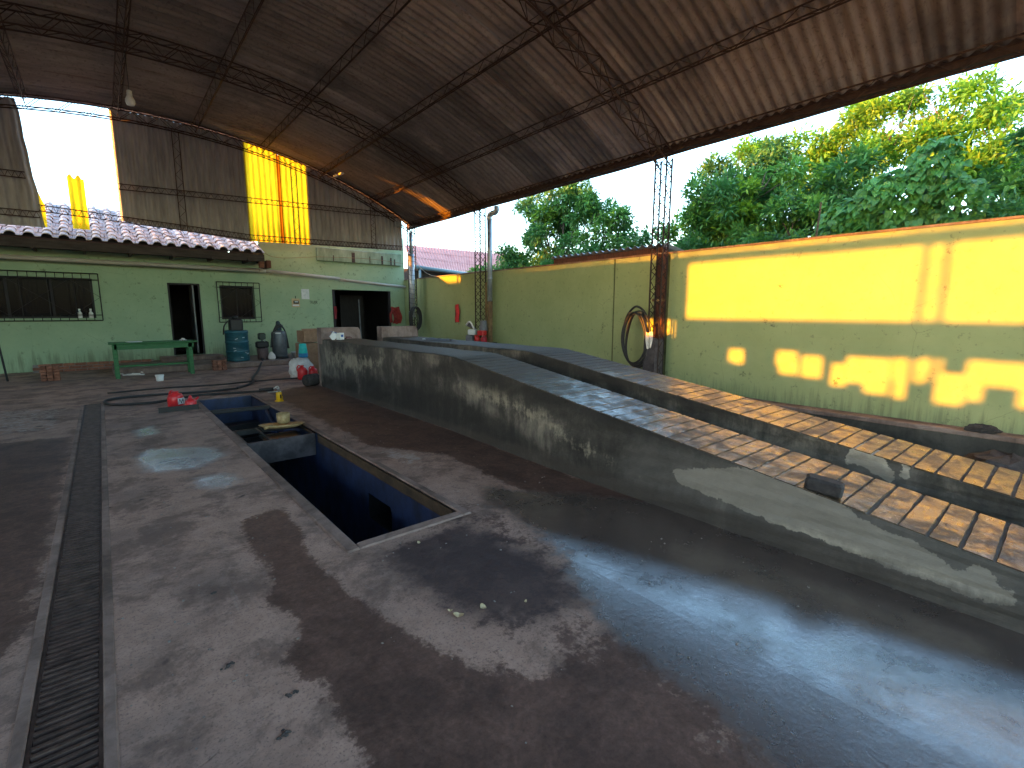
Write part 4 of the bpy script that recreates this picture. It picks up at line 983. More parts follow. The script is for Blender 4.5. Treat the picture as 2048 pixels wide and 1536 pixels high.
tree("dark leafy tree at the right edge of the picture", (13.4, 1.1, 0), [(13, 1.05, 3.6, .6, .55, .7), (13.2, .55, 4.4, .6, .6, .8), (13.4, .2, 5.2, .6, .6, .7)], 560, 8, .18, .08, G3, 27, weights=[.6, .38, .02])
tree("airy tree with sparse leaves behind the rightmost golden tree", (21, 2.2, 0), [(20.6, 1.5, 7.4, 1.1, 1.0, 1.1), (20.6, 2.6, 6.4, 1.1, 1.0, 1.1)], 260, 8, .17, .07, GOLD, 28, weights=[.2, .2, .6], spread=.22)
tree("dense green tree filling the space behind the broad leaved vine", (14.2, 4.2, 0), [(13.8, 4.4, 3.4, .8, .9, .9), (14.0, 3.4, 3.6, .8, .9, .9), (13.8, 5.3, 4.3, .8, .8, .8), (14.0, 2.0, 3.4, .8, .9, .8), (14.2, 4.2, 4.7, .7, .8, .6), (14.0, 6.6, 3.6, .8, .9, .9), (13.6, 7.6, 3.0, .7, .8, .7)], 1300, 8, .19, .075, G3, 41, weights=[.5, .4, .1])
# broad-leaved climber: the largest leaves are separate parts
vt = thing("climbing_vine", "dense climber with broad heart shaped green leaves spilling over the olive wall", "vine", (12.1, 2.7, 0))
vb = [(12.0, 3.3, 3.35, .5, .6, .55), (12.0, 2.6, 3.7, .5, .7, .6), (12.05, 2.1, 4.25, .4, .38, .5), (11.9, 1.75, 3.5, .4, .4, .5), (12.0, 2.5, 3.05, .5, 1.1, .4)]
rg = np.random.default_rng(31); Cc = []; Dd = []
volw = np.array([b[3]*b[4]*b[5] for b in vb]); volw /= volw.sum()
for i in rg.choice(len(vb), 2300, p=volw):
    b = vb[i]; q = rg.normal(0, 1, 3); q /= np.linalg.norm(q); q[0] = -abs(q[0])*.9 if rg.random() < .75 else q[0]
    Cc.append(np.array(b[:3]) + q*rg.uniform(.75, 1.08)*np.array(b[3:6]) - np.array([12.1, 2.7, 0])); Dd.append(q*.28 + np.array([-.3, 0, -.6]))
Cc, Dd = np.array(Cc), np.array(Dd)
def heart(k):
    m = MB(); rgk = random.Random(k)
    o = [(0, 0), (.035, -.02), (.075, .01), (.085, .06), (.06, .12), (.0, .20)]
    pts = [(0, 0, 0)] + [(x, y, .018*(x/.085)+rgk.uniform(-.006, .006)) for x, y in o[1:5]] + [(0, .20, -.03)] + [(-x, y, .018*(x/.085)+rgk.uniform(-.006, .006)) for x, y in o[4:0:-1]]
    pts.append((0, .09, -.004)); c = len(pts)-1; n = len(pts)-1
    m.add(pts, [(i, (i+1) % n, c) for i in range(n)]); return m.mesh("leaf", MT['leaf_vine'])
hl = [heart(k) for k in range(4)]
order = np.argsort(Cc[:, 0]); allv = []
def leaf_matrix(c, d, rgk, s):
    d = Vector(d + rgk.normal(0, .28, 3)).normalized(); upv = Vector((-.55, 0, .85)) + Vector(rgk.normal(0, .3, 3))
    s_ = d.cross(upv).normalized(); nn = s_.cross(d)
    return Matrix.Translation(Vector(c)) @ Matrix((s_, d, nn)).transposed().to_4x4() @ Matrix.Scale(s, 4)
rest = MB()
for rank, i in enumerate(order):
    Mx = leaf_matrix(Cc[i], Dd[i], rg, rg.uniform(.62, 1.05))
    if rank < 280:
        o = bpy.data.objects.new("leaf", hl[rank % 4]); COL.objects.link(o); o.parent = vt; o.matrix_local = Mx
    else:
        me = hl[rank % 4]; rest.add([Mx @ v.co for v in me.vertices], [tuple(p.vertices) for p in me.polygons])
rest.build("leaves", MT['leaf_vine'], vt, kind='stuff')
m = MB()
for b in vb:
    m.tube(spline([(rnd.uniform(-.1, .1), rnd.uniform(-.3, .3), -.02), (0.1, (b[1]-2.7)*.5, 1.6), (b[0]-12.1+.15, b[1]-2.7, b[2])], 6), .03, 5)
m.build("stem", MT['bark'], vt, True)
# low shrubs along the back of the wall
for k, (y, z, s_) in enumerate(((10.9, 2.9, .5), (9.3, 3.0, .55), (5.2, 2.95, .5), (4.4, 2.9, .45), (6.6, 2.95, .5), (1.0, 3.0, .5))):
    xx = 11.2 + .12*k
    tree(["dark low bush top peeping over the wall beyond the downpipe", "leafy bush top behind the lean-to roof's left half", "bush top over the wall under the mid green tree", "bush top just left of the broad leaved vine", "bush top at the lean-to roof's right end", "bush top over the wall at the right edge"][k], (xx, y, 0), [(xx, y, z-.1, .5, s_, .5), (xx+.1, y+.4, z-.3, .5, s_, .4)], 150, 7, .15, .06, G3, 50+k, .05, "bushes behind the olive wall", [.6, .35, .05])
st_ = MB(); st_.tube([(0, 0, 0), (0, -.06, 1.9), (.0, -.14, 3.6)], .018, 5); tag(st_.build("bare_pole", MT['bark'], loc=(10.3, 3.52, 0)), "thin bare pole rising behind the olive wall among the leaves", "pole")

# ================================================================== PIPES, CABLES
dp = thing("downpipe", "grey eave downpipe with elbow, brown and rusty lower half, by the red heap", "downpipe", (9.24, 11.98, 0))
MB().tube([(0, 0, 1.9), (0, 0, 4.35)], .075, 12).build("upper_pipe", MT['galv'], dp, True)
m = MB(); m.tube(spline([(0, 0, 4.34), (0, 0, 4.47), (.03, -.1, 4.53), (.05, -.22, 4.54), (.05, -.28, 4.6), (.05, -.28, 4.7)], 4), .078, 12); m.build("elbow", MT['galv'], dp, True)
MB().tube([(0, 0, 0), (0, 0, 1.92)], .082, 12).build("lower_pipe", MT['rustpipe'], dp, True, "brown rusty lower length")
for z in (2.6, 3.4): MB().lathe([(.08, z), (.088, z+.005), (.088, z+.035), (.08, z+.04)], 12).build("joint_ring", MT['galv'], dp)
MB().tube([(-.06, .11, 0), (-.05, .13, 2.5)], .03, 6).build("stay", MT['rustpipe'], dp)
cpip = thing("corner_downpipe", "shiny grey metal downpipe in the far right corner beside the gable", "downpipe", (8.95, 16.35, 0))
MB().tube([(0, 0, 1.4), (.0, 0, 3.7)], .10, 14).build("pipe", MT['galv'], cpip, True)
MB().tube([(0, 0, 3.7), (0, 0, 4.45)], .06, 10).build("upper_pipe", MT['galv'], cpip, True)
for z in np.arange(1.6, 3.7, .17): MB().tube([(.11*math.cos(a), .11*math.sin(a), z+.04*math.sin(a)) for a in np.linspace(0, 2*math.pi, 13)], .006, 4).build("wire_wrap", MT['blackmetal'], cpip)
pv = thing("eave_pipe", "long cream plastic pipe sloping along the green wall under the eave", "pipe", (1, 16.5, 0)); house_fit(pv)
for a, b in (((-8, 0, 2.88), (2.9, 0, 2.84)), ((2.9, 0, 2.84), (5.3, 0, 2.70)), ((5.3, 0, 2.67), (7.75, 0, 2.50))):
    MB().tube([a, b], .055 if a[0] < 5 else .05, 10).build("pipe_length", MT['pvc'], pv, True)
MB().tube([(2.8, 0, 2.845), (3.0, 0, 2.833)], .066, 10).build("coupling", MT['pvc'], pv, True)
for x in (-3.5, 0.5, 4.2): MB().rng(x, x+.03, .0, .345, 2.84-.1*(x > 3), 2.87-.1*(x > 3)).build("pipe_bracket", MT['blackmetal'], pv)
def cable(name, label, pts, r, mat=None, n=8, cat="cable"):
    base = Vector(pts[0]); P = spline([Vector(p)-base for p in pts], n)
    return tag(MB().tube(P, r, 6).build(name, mat or MT['black'], loc=base, smooth=True), label, cat)
cable("sagging_cable", "pale cable sagging from the corner column down to the wall top", [(9.0, 16.5, 3.8), (9.25, 16.2, 3.2), (9.4, 15.6, 2.9), (9.42, 14.6, 2.86), (9.42, 12.5, 2.9)], .012, MT['pvc'])
cable("slanting_wire", "dark wire slanting down across the tiles to the eave's end", [(0.7, 16.6, 3.95), (1.6, 16.8, 3.7), (2.6, 16.85, 3.4)], .008)
cable("thin_wire", "thin wire strung along the pale lintel band", [(3.7, 16.85, 3.9), (4.4, 17.2, 3.35), (6.1, 17.6, 3.5), (7.9, 17.6, 3.55), (9.2, 17.4, 3.45)], .007, MT['rustpipe'])

# ================================================================== LOOSE THINGS
# hose coil
hc = thing("hose_coil", "coil of thick black hose hanging on the lattice column at the olive wall", "hose", (8.98, 6.42, 0))
for k in range(4):
    ry, rz_, cz = .30+.03*(k % 2)+rnd.uniform(-.015, .015), .56+.02*k, 1.03-.012*k
    P = []
    for i in range(33):
        a = 2*math.pi*i/32
        P.append((-.02+.03*k+.012*math.sin(3*a+k), (ry+.02*math.sin(2*a+k))*math.sin(a)*(1-.12*math.cos(a)) - .02*k, cz + rz_*math.cos(a)))
    MB().tube(P, .024, 7).build("hose_loop", MT['black'], hc, True)
m = MB(); m.tube(spline([(0, .28, 1.3), (.02, .2, 1.55), (.02, 0, 1.72), (.04, -.2, 1.62), (.06, -.32, 1.4)], 6), .024, 7); m.build("hose_end", MT['black'], hc, True)
m = MB(); m.tube([(.02, .16, 1.57), (.02, -.16, 1.58)], .035, 7); m.build("tie", MT['rustpipe'], hc, True)
rag = MB()
rag.grid(lambda u, v: (.03+.02*math.sin(u*9+v*4), .09*(u-.5)*2*(1-.3*v), .17*(1-2*v)+.02*math.sin(u*7)), 8, 8)
tag(rag.build("cream_rag", MT['whitebag'], loc=(8.93, 6.02, 1.0), smooth=True), "small cream rag hanging on the column beside the hose coil", "rag")

# red cloth on the wall
rc = thing("red_cloth", "bright red cloth strip hanging on a nail on the olive wall", "cloth", (9.42, 14.02, 1.22))
MB().grid(lambda u, v: (-.02-.03*math.sin(u*math.pi)-.02*math.sin(v*9), -.10+.22*u+.03*(1-v)*(u-.3), .02+.62*v*(1-.04*u)), 8, 10).build("front_fold", MT['redcloth'], rc, True)
MB().grid(lambda u, v: (-.008-.012*math.sin(u*5), .11+.10*u*(1-.4*v), -.02+.5*v+.08*u), 5, 8).build("back_fold", pm("dark_red_cloth", (.12, .01, .012), (.2, .02, .02), 9, .9, .2), rc, True)

# heap by the downpipe, standing on a low crate
cr = thing("wooden_crate", "dark slatted crate under the heap of cans beside the downpipe", "crate", (9.02, 12.22, 0))
for z in (.08, .25, .42, .58):
    for (x, y, dx, dy) in ((-.25, 0, .025, 1.0), (.25, 0, .025, 1.0), (0, -.5, .475, .025), (0, .5, .475, .025)): MB().rng(x-dx/2, x+dx/2, y-dy/2, y+dy/2, z-.06, z+.06).build("slat", MT['wood_dark'], cr)
MB().rng(-.27, .27, -.52, .52, .64, .66).build("lid", MT['wood_dark'], cr)
HZ = .662
def jug(name, label, loc, h, w, d, mat, rz=0, cap=None, handle=True, cat="jug", labelplate=False):
    t = thing(name, label, cat, loc, rz)
    prof = [(.42, 0), (.5, .05), (.5, .62), (.42, .78), (.2, .88), (.17, .9), (.17, .95)]
    MB().lathe([(r, z*h) for r, z in prof], 16, sx=w, sy=d).build("body", mat, t, True)
    MB().lathe([(.19*w, .94*h), (.2*w, .95*h), (.2*w, .995*h), (.16*w, h)], 12).build("cap", cap or MT['white'], t, True)
    if handle:
        MB().tube(spline([(0, .1*d, .92*h), (0, .34*d, .99*h), (0, .52*d, .82*h), (0, .48*d, .6*h)], 5), .07*w, 6).build("handle", mat, t, True)
    return t
gbk = thing("grey_bucket", "dark grey upturned bucket on top of the heap against the downpipe", "bucket", (8.98, 11.98, HZ+.36))
MB().lathe([(.125, 0), (.13, .02), (.105, .30), (.095, .31)], 18).build("bucket_body", MT['grey'], gbk, True)
MB().lathe([(.13, 0), (.14, .005), (.14, .03), (.13, .035)], 18).build("rim", MT['grey'], gbk, True)
sc = thing("plastic_cowl", "white edged grey plastic cowl tilted on the left of the heap", "cowl", (8.92, 12.44, HZ+.30))
MB().grid(lambda u, v: (-.12+.2*v, -.2+.4*u, .10+.16*math.sin(math.pi*u)*(1-.5*v)+.1*u-.1*v), 12, 6).build("shell", MT['grey'], sc, True)
MB().tube([(-.12, -.2+.4*u, .115+.16*math.sin(math.pi*u)+.1*u) for u in np.linspace(0, 1, 12)], .028, 6).build("edge_trim", MT['white'], sc, True)
wb = MB(); wb.bbox((0, 0, .09), (.2, .26, .17), .02); tag(wb.build("white_carton", MT['white'], loc=(8.8, 12.3, HZ+.22), rz=.5), "white box tipped on the heap between the cowl and red jerrycan", "box")
gd = MB(); gd.bbox((0, 0, .11), (.22, .26, .215), .03); tag(gd.build("grey_case", MT['grey'], loc=(8.82, 12.45, HZ), rz=.3), "dark grey case at the bottom left of the heap", "case")
rbk = MB(); rbk.bbox((0, 0, .08), (.2, .24, .15), .02); tag(rbk.build("red_box", MT['red'], loc=(8.86, 11.9, HZ+.215), rz=.25), "red plastic box lying across the red jugs of the heap", "box")
jug("red_jug", "upright red jug at the front of the heap by the downpipe", (8.8, 12.06, HZ), .235, .17, .17, MT['red'], .4, MT['red'])
jug("red_jug", "dark red jug with pale handle at the right of the heap", (8.86, 11.8, HZ), .215, .2, .2, plain("deep_red_plastic", (.4, .015, .03), .4), 2.4, MT['white'])
# dark cloths on the second ramp
dc_ = MB(); dc_.grid(lambda u, v: (-.15+.3*v+.03*math.sin(u*8), -.35+.9*u, .012+.035*abs(math.sin(u*11+v*5))*(1-abs(2*v-1))), 18, 6)
tag(dc_.build("dark_rag", MT['black'], loc=(5.25, 8.4, 1.022), smooth=True), "crumpled black rags lying on the farther ramp's flat deck", "rag")
wr = MB(); wr.bbox((0, 0, .01), (.05, .09, .018), .005); tag(wr.build("white_scrap", MT['paper'], loc=(5.15, 8.95, 1.022)), "tiny white scrap beside the black rags on the farther ramp", "scrap")

# near ramp end: carton, tools
cb = thing("printed_carton", "open white carton with blue print on the nearer ramp's far end", "carton", (3.62, 9.98, 1.021), .5)
MB().box((0, 0, .075), (.15, .012, .15), Euler((.15, .75, 0)).to_matrix()).build("flap", MT['white'], cb)
MB().box((.13, -.06, .07), (.12, .1, .14)).build("carton_body", MT['white'], cb)
MB().box((.085, .03, .145), (.2, .1, .008), Euler((.3, .1, .3)).to_matrix()).build("lid", MT['inkblue'], cb)
MB().box((.13, -.1115, .08), (.07, .002, .05)).build("print", MT['inkblue'], cb)
tl = thing("pliers", "dark red handled pliers beside the printed carton on the ramp", "pliers", (3.9, 10.05, 1.022), .4)
for s_ in (-1, 1): MB().tube(spline([(0, 0, .012), (.06, s_*.03, .05), (.14, s_*.035, .02)], 4), .009, 5).build("handle", plain("maroon_grip", (.12, .02, .02), .5), tl, True)
MB().bbox((-.04, 0, .012), (.09, .03, .02), .006).build("jaw", MT['blackmetal'], tl)

# brick on the ramp slope, rocks by the gully
bk = MB(); bk.bbox((0, 0, 0), (.13, .22, .095), .016); 
ob = bk.build("loose_brick", MT['rubble'], loc=(3.58, 1.0, .456)); ob.rotation_euler = (math.atan(1.02/7.3), 0, .25); tag(ob, "dark wet brick chocked on the edge of the nearer ramp", "brick")
def rock(label, loc, sx, sy, sz, seed):
    rg_ = random.Random(seed); m = MB(); n, k = 14, 8
    ph = [rg_.uniform(0, 6) for _ in range(6)]
    def fn(u, v):
        a = 2*math.pi*u; b = math.pi*v - math.pi/2
        r = 1 + .16*math.sin(3*a+ph[0])*math.cos(b) + .12*math.sin(5*b+ph[1]+2*a) + .08*math.sin(7*a+ph[2])
        return (sx*r*math.cos(a)*math.cos(b), sy*r*math.sin(a)*math.cos(b), sz*(r*math.sin(b)) + sz*.75)
    m.grid(fn, n, k); tag(m.build("rock", MT['rubble'], loc=loc, smooth=False), label, "rock")
rock("black lump resting on the whitish kerb by the olive wall", (8.56, .7, .066), .09, .17, .06, 1)
rock("large dark mound in the gully below the kerb at right", (7.6, .35, zb), .4, .45, .2, 2)

# pit hardware
bm1 = MB(); bm1.bbox((0, 0, 0), (.9, .07, .06), .006); o = bm1.build("cross_beam", MT['blackmetal'], loc=(1.625, 8.92, -.02)); o.rotation_euler = (0, 0, -.12); tag(o, "black steel beam laid across the far part of the pit", "beam")
tf = thing("drain_tray_frame", "dark steel tray frame bridging the pit under the oily funnel", "tray", (1.625, 6.95, 0))
MB().bbox((0, -.45, -.16), (.83, .03, .30), .006).build("front_plate", pm("smeared_grey_plate", (.03, .026, .03), (.12, .1, .11), 3, .6, .2, .3), tf)
MB().bbox((0, .4, -.06), (.83, .03, .08), .006).build("rear_bar", MT['blackmetal'], tf)
for x in (-.4, -.12, .4): MB().bbox((x, -.02, -.03), (.03, .82, .03), .006).build("side_bar", MT['blackmetal'], tf)
MB().rng(-.1, .39, -.42, .38, -.14, -.13).build("tray", MT['pitfloor'], tf)
fu = thing("oil_drain_pan", "tan oily drain pan with upright cup set over the pit", "drain pan", (1.78, 7.05, .0))
mm = Euler((-.10, .06, 0)).to_matrix()
MB().lathe([(.02, -.005), (.20, .0), (.29, .035), (.30, .035), (.21, -.012), (.02, -.018)], 22, (0, 0, .02), mm, 1.0, .8).build("pan", MT['gold'], fu, True)
MB().lathe([(.06, .0), (.085, .03), (.09, .15), (.082, .15), (.075, .04), (.01, .03)], 16, (.05, .12, .03)).build("cup", MT['gold'], fu, True)
MB().tube([(-.25, -.12, .05), (-.14, -.05, .06)], .022, 6).build("spout", MT['gold'], fu, True)
rod = MB(); rod.tube([(0, 0, 0), (.02, -.9, -.5)], .03, 8)
tag(rod.build("prop_pipe", MT['pitblue'], loc=(1.98, 8.75, -.06), smooth=True), "blue prop pipe leaning down from the pit beam", "pipe")

# red jugs, bar, jack
j1 = jug("red_jug", "bigger red jug with white label on the floor beside the pit", (.83, 9.83, 0), .26, .27, .2, MT['red'], .7, MT['red'])
lbm = MB(); lbm.box((0, -.108, .095), (.13, .004, .10)); lbm.build("label_plate", MT['paper'], j1)
for k, (dx, an) in enumerate(((-.045, .35), (-.015, -.3), (.012, .35), (.04, 0))):
    q = MB(); q.box((dx, -.111, .095), (.010, .003, .075), Euler((0, an, 0)).to_matrix()); q.build("printed_letter", MT['ink'], j1)
q = MB(); q.box((.035, -.111, .1), (.03, .003, .010)); q.build("printed_letter", MT['ink'], j1)
j2 = thing("red_oil_can", "smaller red funnel topped can between the red jug and pit edge", "oil can", (1.0, 9.45, 0))
MB().lathe([(.075, 0), (.085, .01), (.085, .12), (.05, .155), (.028, .165), (.028, .19), (.012, .22)], 16).build("body", MT['red'], j2, True)
MB().tube([(.05, .02, .12), (.12, .05, .17)], .018, 6).build("spout", MT['red'], j2, True)
ai = thing("angle_iron", "short black angle iron lying in front of the red jugs", "angle iron", (.82, 9.31, 0), -.02)
MB().rng(-.27, .27, -.005, .005, 0.0, .085).build("upright_flange", MT['blackmetal'], ai); MB().rng(-.27, .27, .005, .09, 0, .01).build("flat_flange", MT['blackmetal'], ai)
bj = thing("bottle_jack", "small yellow bottle jack standing on the floor right of the pit", "jack", (2.3, 9.19, 0), .3)
MB().bbox((0, 0, .012), (.12, .1, .024), .006).build("base", MT['yellow'], bj)
MB().lathe([(.045, .024), (.05, .03), (.05, .15), (.042, .17), (.02, .175)], 16).build("cylinder", MT['yellow'], bj, True)
MB().lathe([(.017, .17), (.017, .21), (.024, .212), (.024, .225), (.01, .228)], 10).build("ram", MT['galv'], bj, True)
MB().tube([(.055, 0, .02), (.06, 0, .09)], .012, 6).build("pump_barrel", MT['yellow'], bj, True)
MB().rng(-.012, .012, -.056, -.05, .06, .13).build("warning_plate", MT['blackmetal'], bj)
wrn = thing("air_tool", "black air tool with whitish fittings lying beyond the pit corner", "air tool", (2.42, 10.45, 0), -.3)
MB().tube([(-.16, 0, .04), (.1, 0, .05)], .035, 8).build("barrel", MT['black'], wrn, True)
MB().tube(spline([(.1, 0, .06), (.17, .03, .10), (.2, -.02, .05), (.13, -.05, .09)], 4), .012, 5).build("fitting", MT['white'], wrn, True)
MB().tube(spline([(0, -.12, .01), (.12, -.14, .014), (.24, -.11, .012)], 4), .008, 5).build("hook", MT['white'], wrn, True)
# hoses on the floor
cable("floor_hose", "black air hose looping back beside the end of the drain", [(2.5, 10.5, .022), (2.0, 10.55, .022), (1.3, 10.72, .022), (.8, 10.46, .022), (.5, 10.36, .022), (.05, 10.5, .022), (-.1, 10.95, .022), (.05, 11.28, .022), (.6, 11.32, .022), (1.4, 11.12, .022), (2.0, 11.2, .022)], .022, cat="hose")
cable("floor_hose", "dark hose running from the air tool up to the grease pump by the wall", [(2.0, 11.2, .022), (2.45, 11.9, .022), (2.65, 12.8, .022), (3.05, 14.1, .022), (3.35, 15.2, .03), (3.55, 15.7, .18), (3.62, 16.1, .19)], .026, cat="hose")
cable("floor_hose", "thin dark hose stretched straight across towards the white sack", [(-.05, 12.15, .018), (.9, 12.22, .018), (1.75, 12.05, .018), (2.8, 12.14, .018), (3.6, 12.05, .018)], .016, cat="hose")

# by the ramp end
wh = thing("rubber_roller", "dark round roller lying at the foot of the nearer ramp's corner", "roller", (3.36, 10.72, .13), .5)
mm = Euler((0, math.pi/2, 0)).to_matrix()
MB().lathe([(.03, -.16), (.115, -.16), (.13, -.14), (.13, .14), (.115, .16), (.03, .16)], 18, (0, 0, 0), mm).build("drum", MT['rubble'], wh, True)
MB().lathe([(.05, .16), (.05, .17), (.02, .172)], 12, (0, 0, 0), mm).build("hub", MT['blackmetal'], wh, True)
sk_ = thing("white_sack", "bulging white woven sack standing at the end of the nearer ramp", "sack", (3.62, 12.3, 0))
def sackfn(u, v):
    a = 2*math.pi*u; r = .24*(1-.25*abs(2*v-.9)**2.0) + .025*math.sin(5*a+6*v) + .015*math.sin(11*a-9*v)
    if v > .93: r *= .7
    return (r*math.cos(a)*1.1, r*math.sin(a), .46*v + .015*math.sin(3*a))
MB().grid(sackfn, 28, 12).build("sack_body", MT['whitebag'], sk_, True)
MB().grid(lambda u, v: (.2*math.cos(2*math.pi*u)*v, .18*math.sin(2*math.pi*u)*v, .455+.02*math.sin(9*u)), 20, 2).build("folded_top", MT['whitebag'], sk_, True)
cu = thing("turquoise_bucket", "turquoise plastic bucket upside down on a blue one over the sack", "bucket", (3.72, 12.38, .478))
MB().lathe([(.10, .10), (.105, .11), (.082, .33), (.07, .34)], 18).build("bucket_body", MT['cyan'], cu, True)
MB().lathe([(.10, 0), (.108, .01), (.11, .1), (.10, .105)], 18).build("lower_bucket", MT['blue'], cu, True)
jug("red_jug", "red jug with grooves in front of the white sack, left one", (3.52, 11.86, 0), .34, .2, .22, MT['red'], 1.2, MT['red'])
jug("red_jug", "red jug squeezed between the sack and the nearer ramp's corner", (3.74, 11.78, 0), .31, .19, .22, MT['red'], 2.0, MT['red'])
cx = thing("cardboard_box", "brown cardboard box stacked behind the nearer ramp's end", "box", (4.0, 12.9, 0), .2)
MB().bbox((0, 0, .4), (.45, .4, .8), .008).build("lower_box", MT['cardboard'], cx)
MB().bbox((.02, 0, .97), (.4, .36, .3), .008).build("box_body", MT['cardboard'], cx)
MB().box((0, -.14, 1.14), (.4, .1, .006), Euler((.5, 0, 0)).to_matrix()).build("flap", MT['cardboard'], cx)
bo = thing("grey_bowl", "pale grey plastic bowl on the kerb beside the grey tank", "bowl", (4.62, 16.1, .151))
MB().lathe([(.09, 0), (.1, .01), (.16, .17), (.165, .18), (.15, .18), (.09, .03), (.01, .02)], 18).build("bowl_body", MT['galv'], bo, True)

# drum, pump, tank
dm = thing("oil_drum", "scuffed teal oil drum under the small grilled window", "drum", (2.98, 16.05, .151))
pr = [(.27, 0), (.3, .01)]
for k in range(3): z = .04+.28*k; pr += [(.3, z), (.3, z+.21), (.313, z+.23), (.313, z+.255), (.3, z+.27)]
pr += [(.3, .88), (.305, .895), (.28, .9), (.27, .88)]
MB().lathe(pr, 28).build("barrel", MT['teal'], dm, True)
for k in range(7):
    a = -1.2 + rnd.uniform(-.9, .9); z = rnd.uniform(.06, .85)
    q = MB(); q.grid(lambda u, v: (.3155*math.cos(a+.22*u-.4), .3155*math.sin(a+.22*u-.4), z+.02*v+.03*u*math.sin(k)), 4, 1); q.build("scuff_mark", MT['scuff'], dm)
mc = thing("black_pump_box", "black boxy pump sitting on top of the teal drum", "pump", (2.98, 16.05, 1.035))
MB().bbox((0, 0, .17), (.34, .3, .34), .03).build("housing", MT['blackmetal'], mc); MB().tube(spline([(-.17, 0, .3), (-.3, -.05, .15), (-.33, 0, -.1)], 5), .02, 6).build("pump_hose", MT['black'], mc, True)
MB().lathe([(.08, .34), (.08, .42), (.05, .44)], 12).build("motor_cap", MT['blackmetal'], mc, True)
gp = thing("grease_pump", "dark grease pump on a pail between the drum and grey tank", "pump", (3.66, 16.1, .151))
MB().lathe([(.14, 0), (.15, .01), (.16, .30), (.165, .33), (.15, .34), (.02, .345)], 18).build("pail", plain("brownish_pail", (.12, .08, .08), .6), gp, True)
MB().tube([(0, 0, .34), (0, 0, .62)], .03, 8).build("stem", MT['tankgrey'], gp, True)
MB().bbox((0, 0, .7), (.2, .16, .2), .03).build("head", pm("green_black_enamel", (.01, .02, .014), (.02, .04, .025), 9, .5, .1), gp)
MB().tube([(.05, -.03, .75), (.09, -.03, .35)], .012, 6).build("lever", MT['galv'], gp, True)
MB().bbox((.0, .02, .45), (.36, .16, .2), .04).build("motor", MT['blackmetal'], gp)
wsk = thing("small_white_bag", "small whitish bag leaning against the grease pump's pail", "bag", (3.86, 15.92, .151))
MB().lathe([(.09, 0), (.115, .05), (.10, .13), (.05, .2), (.03, .23)], 14, sy=.7).build("bag_body", MT['whitebag'], wsk, True)
tk = thing("grey_tank", "tall dark grey cylinder tank with a hose draped over its top", "tank", (4.16, 16.15, .151))
MB().lathe([(.2, 0), (.215, .02), (.215, .76), (.2, .82), (.12, .86), (.02, .87)], 24).build("shell", MT['tankgrey'], tk, True)
MB().lathe([(.24, 0), (.245, .03), (.235, .07), (.22, .075)], 20).build("skirt", MT['blackmetal'], tk, True)
MB().bbox((-.07, -.2, .79), (.15, .05, .03), .006).build("label_plate", MT['white'], tk)
for k in range(3):
    P = spline([(-.22-.02*k, -.05, .35), (-.2, -.08, .7+.02*k), (0, -.1+.04*k, .98+.05*k), (.17, -.05, .85), (.235+.02*k, 0, .3)], 6); MB().tube(P, .022, 6).build("draped_hose", MT['black'], tk, True)
MB().lathe([(.09, .86), (.1, .9), (.075, 1.02), (.06, 1.12), (.03, 1.16)], 14).build("valve_head", plain("dark_blue_green_cap", (.015, .035, .045), .6), tk, True)

# bench
be = thing("wooden_bench", "green painted work bench in front of the green wall", "bench", (.95, 15.0, 0))
for k in range(3): MB().bbox((0, -.2+.2*k, .835), (1.78, .19, .035), .006).build("plank", MT['benchgreen'], be)
for x in (-.78, .72):
    for y in (-.22, .22): MB().bbox((x, y, .41), (.09, .07, .82), .006).build("leg", MT['benchgreen'], be)
    MB().bbox((x, 0, .3), (.05, .38, .06), .006).build("side_stretcher", MT['benchgreen'], be)
for y in (-.24, .24): MB().bbox((0, y, .75), (1.6, .03, .12), .006).build("apron", MT['benchgreen'], be)
MB().bbox((-.03, -.0, .27), (1.45, .05, .05), .006).build("stretcher", MT['benchgreen'], be)
tag(MB().bbox((0, 0, .008), (.28, .2, .014), .004).build("paper_sheet", MT['paper'], loc=(.55, 14.95, .8535), rz=.3), "white folded paper lying on the green bench", "paper")
cl_ = MB(); cl_.grid(lambda u, v: (.16*(u-.5), .14*(v-.5), .01+.06*math.exp(-8*((u-.5)**2+(v-.5)**2))+.01*math.sin(u*20)), 8, 8)
tag(cl_.build("grey_rag", MT['whitebag'], loc=(1.55, 14.95, .8535), smooth=True), "crumpled grey rag at the right end of the green bench", "rag")
pb = thing("white_pail", "small white plastic pail standing alone on the floor before the bench", "pail", (.9, 13.7, 0))
MB().lathe([(.065, 0), (.07, .005), (.082, .13), (.075, .13), (.06, .02), (.01, .015)], 18).build("pail_body", MT['white'], pb, True)
MB().lathe([(.084, .115), (.09, .12), (.09, .145), (.08, .148), (.01, .15)], 18).build("lid", MT['white'], pb, True)
for k, (lx, lab) in enumerate(((-.42, "white spray bottle on the big window's sill, left of two"), (-.2, "white spray bottle at the corner of the big window's sill"))):
    b_ = thing("white_bottle", lab, "bottle", (lx, HY+.045, 1.4215))
    house_fit(b_)
    MB().lathe([(.045, 0), (.048, .01), (.048, .13), (.02, .17), (.018, .19)], 14).build("body", MT['white'], b_, True)
    MB().lathe([(.022, .19), (.024, .2), (.024, .235), (.015, .24)], 10).build("cap", MT['white'], b_, True)
sc_ = MB()
for k in range(7): sc_.tube([(rnd.uniform(-.25, .25), rnd.uniform(-.1, .1), .015+.01*k) , (rnd.uniform(-.25, .25), rnd.uniform(-.1, .1), .02+.01*k)], .014, 5)
tag(sc_.build("scrap_sticks", MT['whitebag'], loc=(.45, 15.2, 0)), "jumble of pale scrap sticks under the green bench", "scrap")
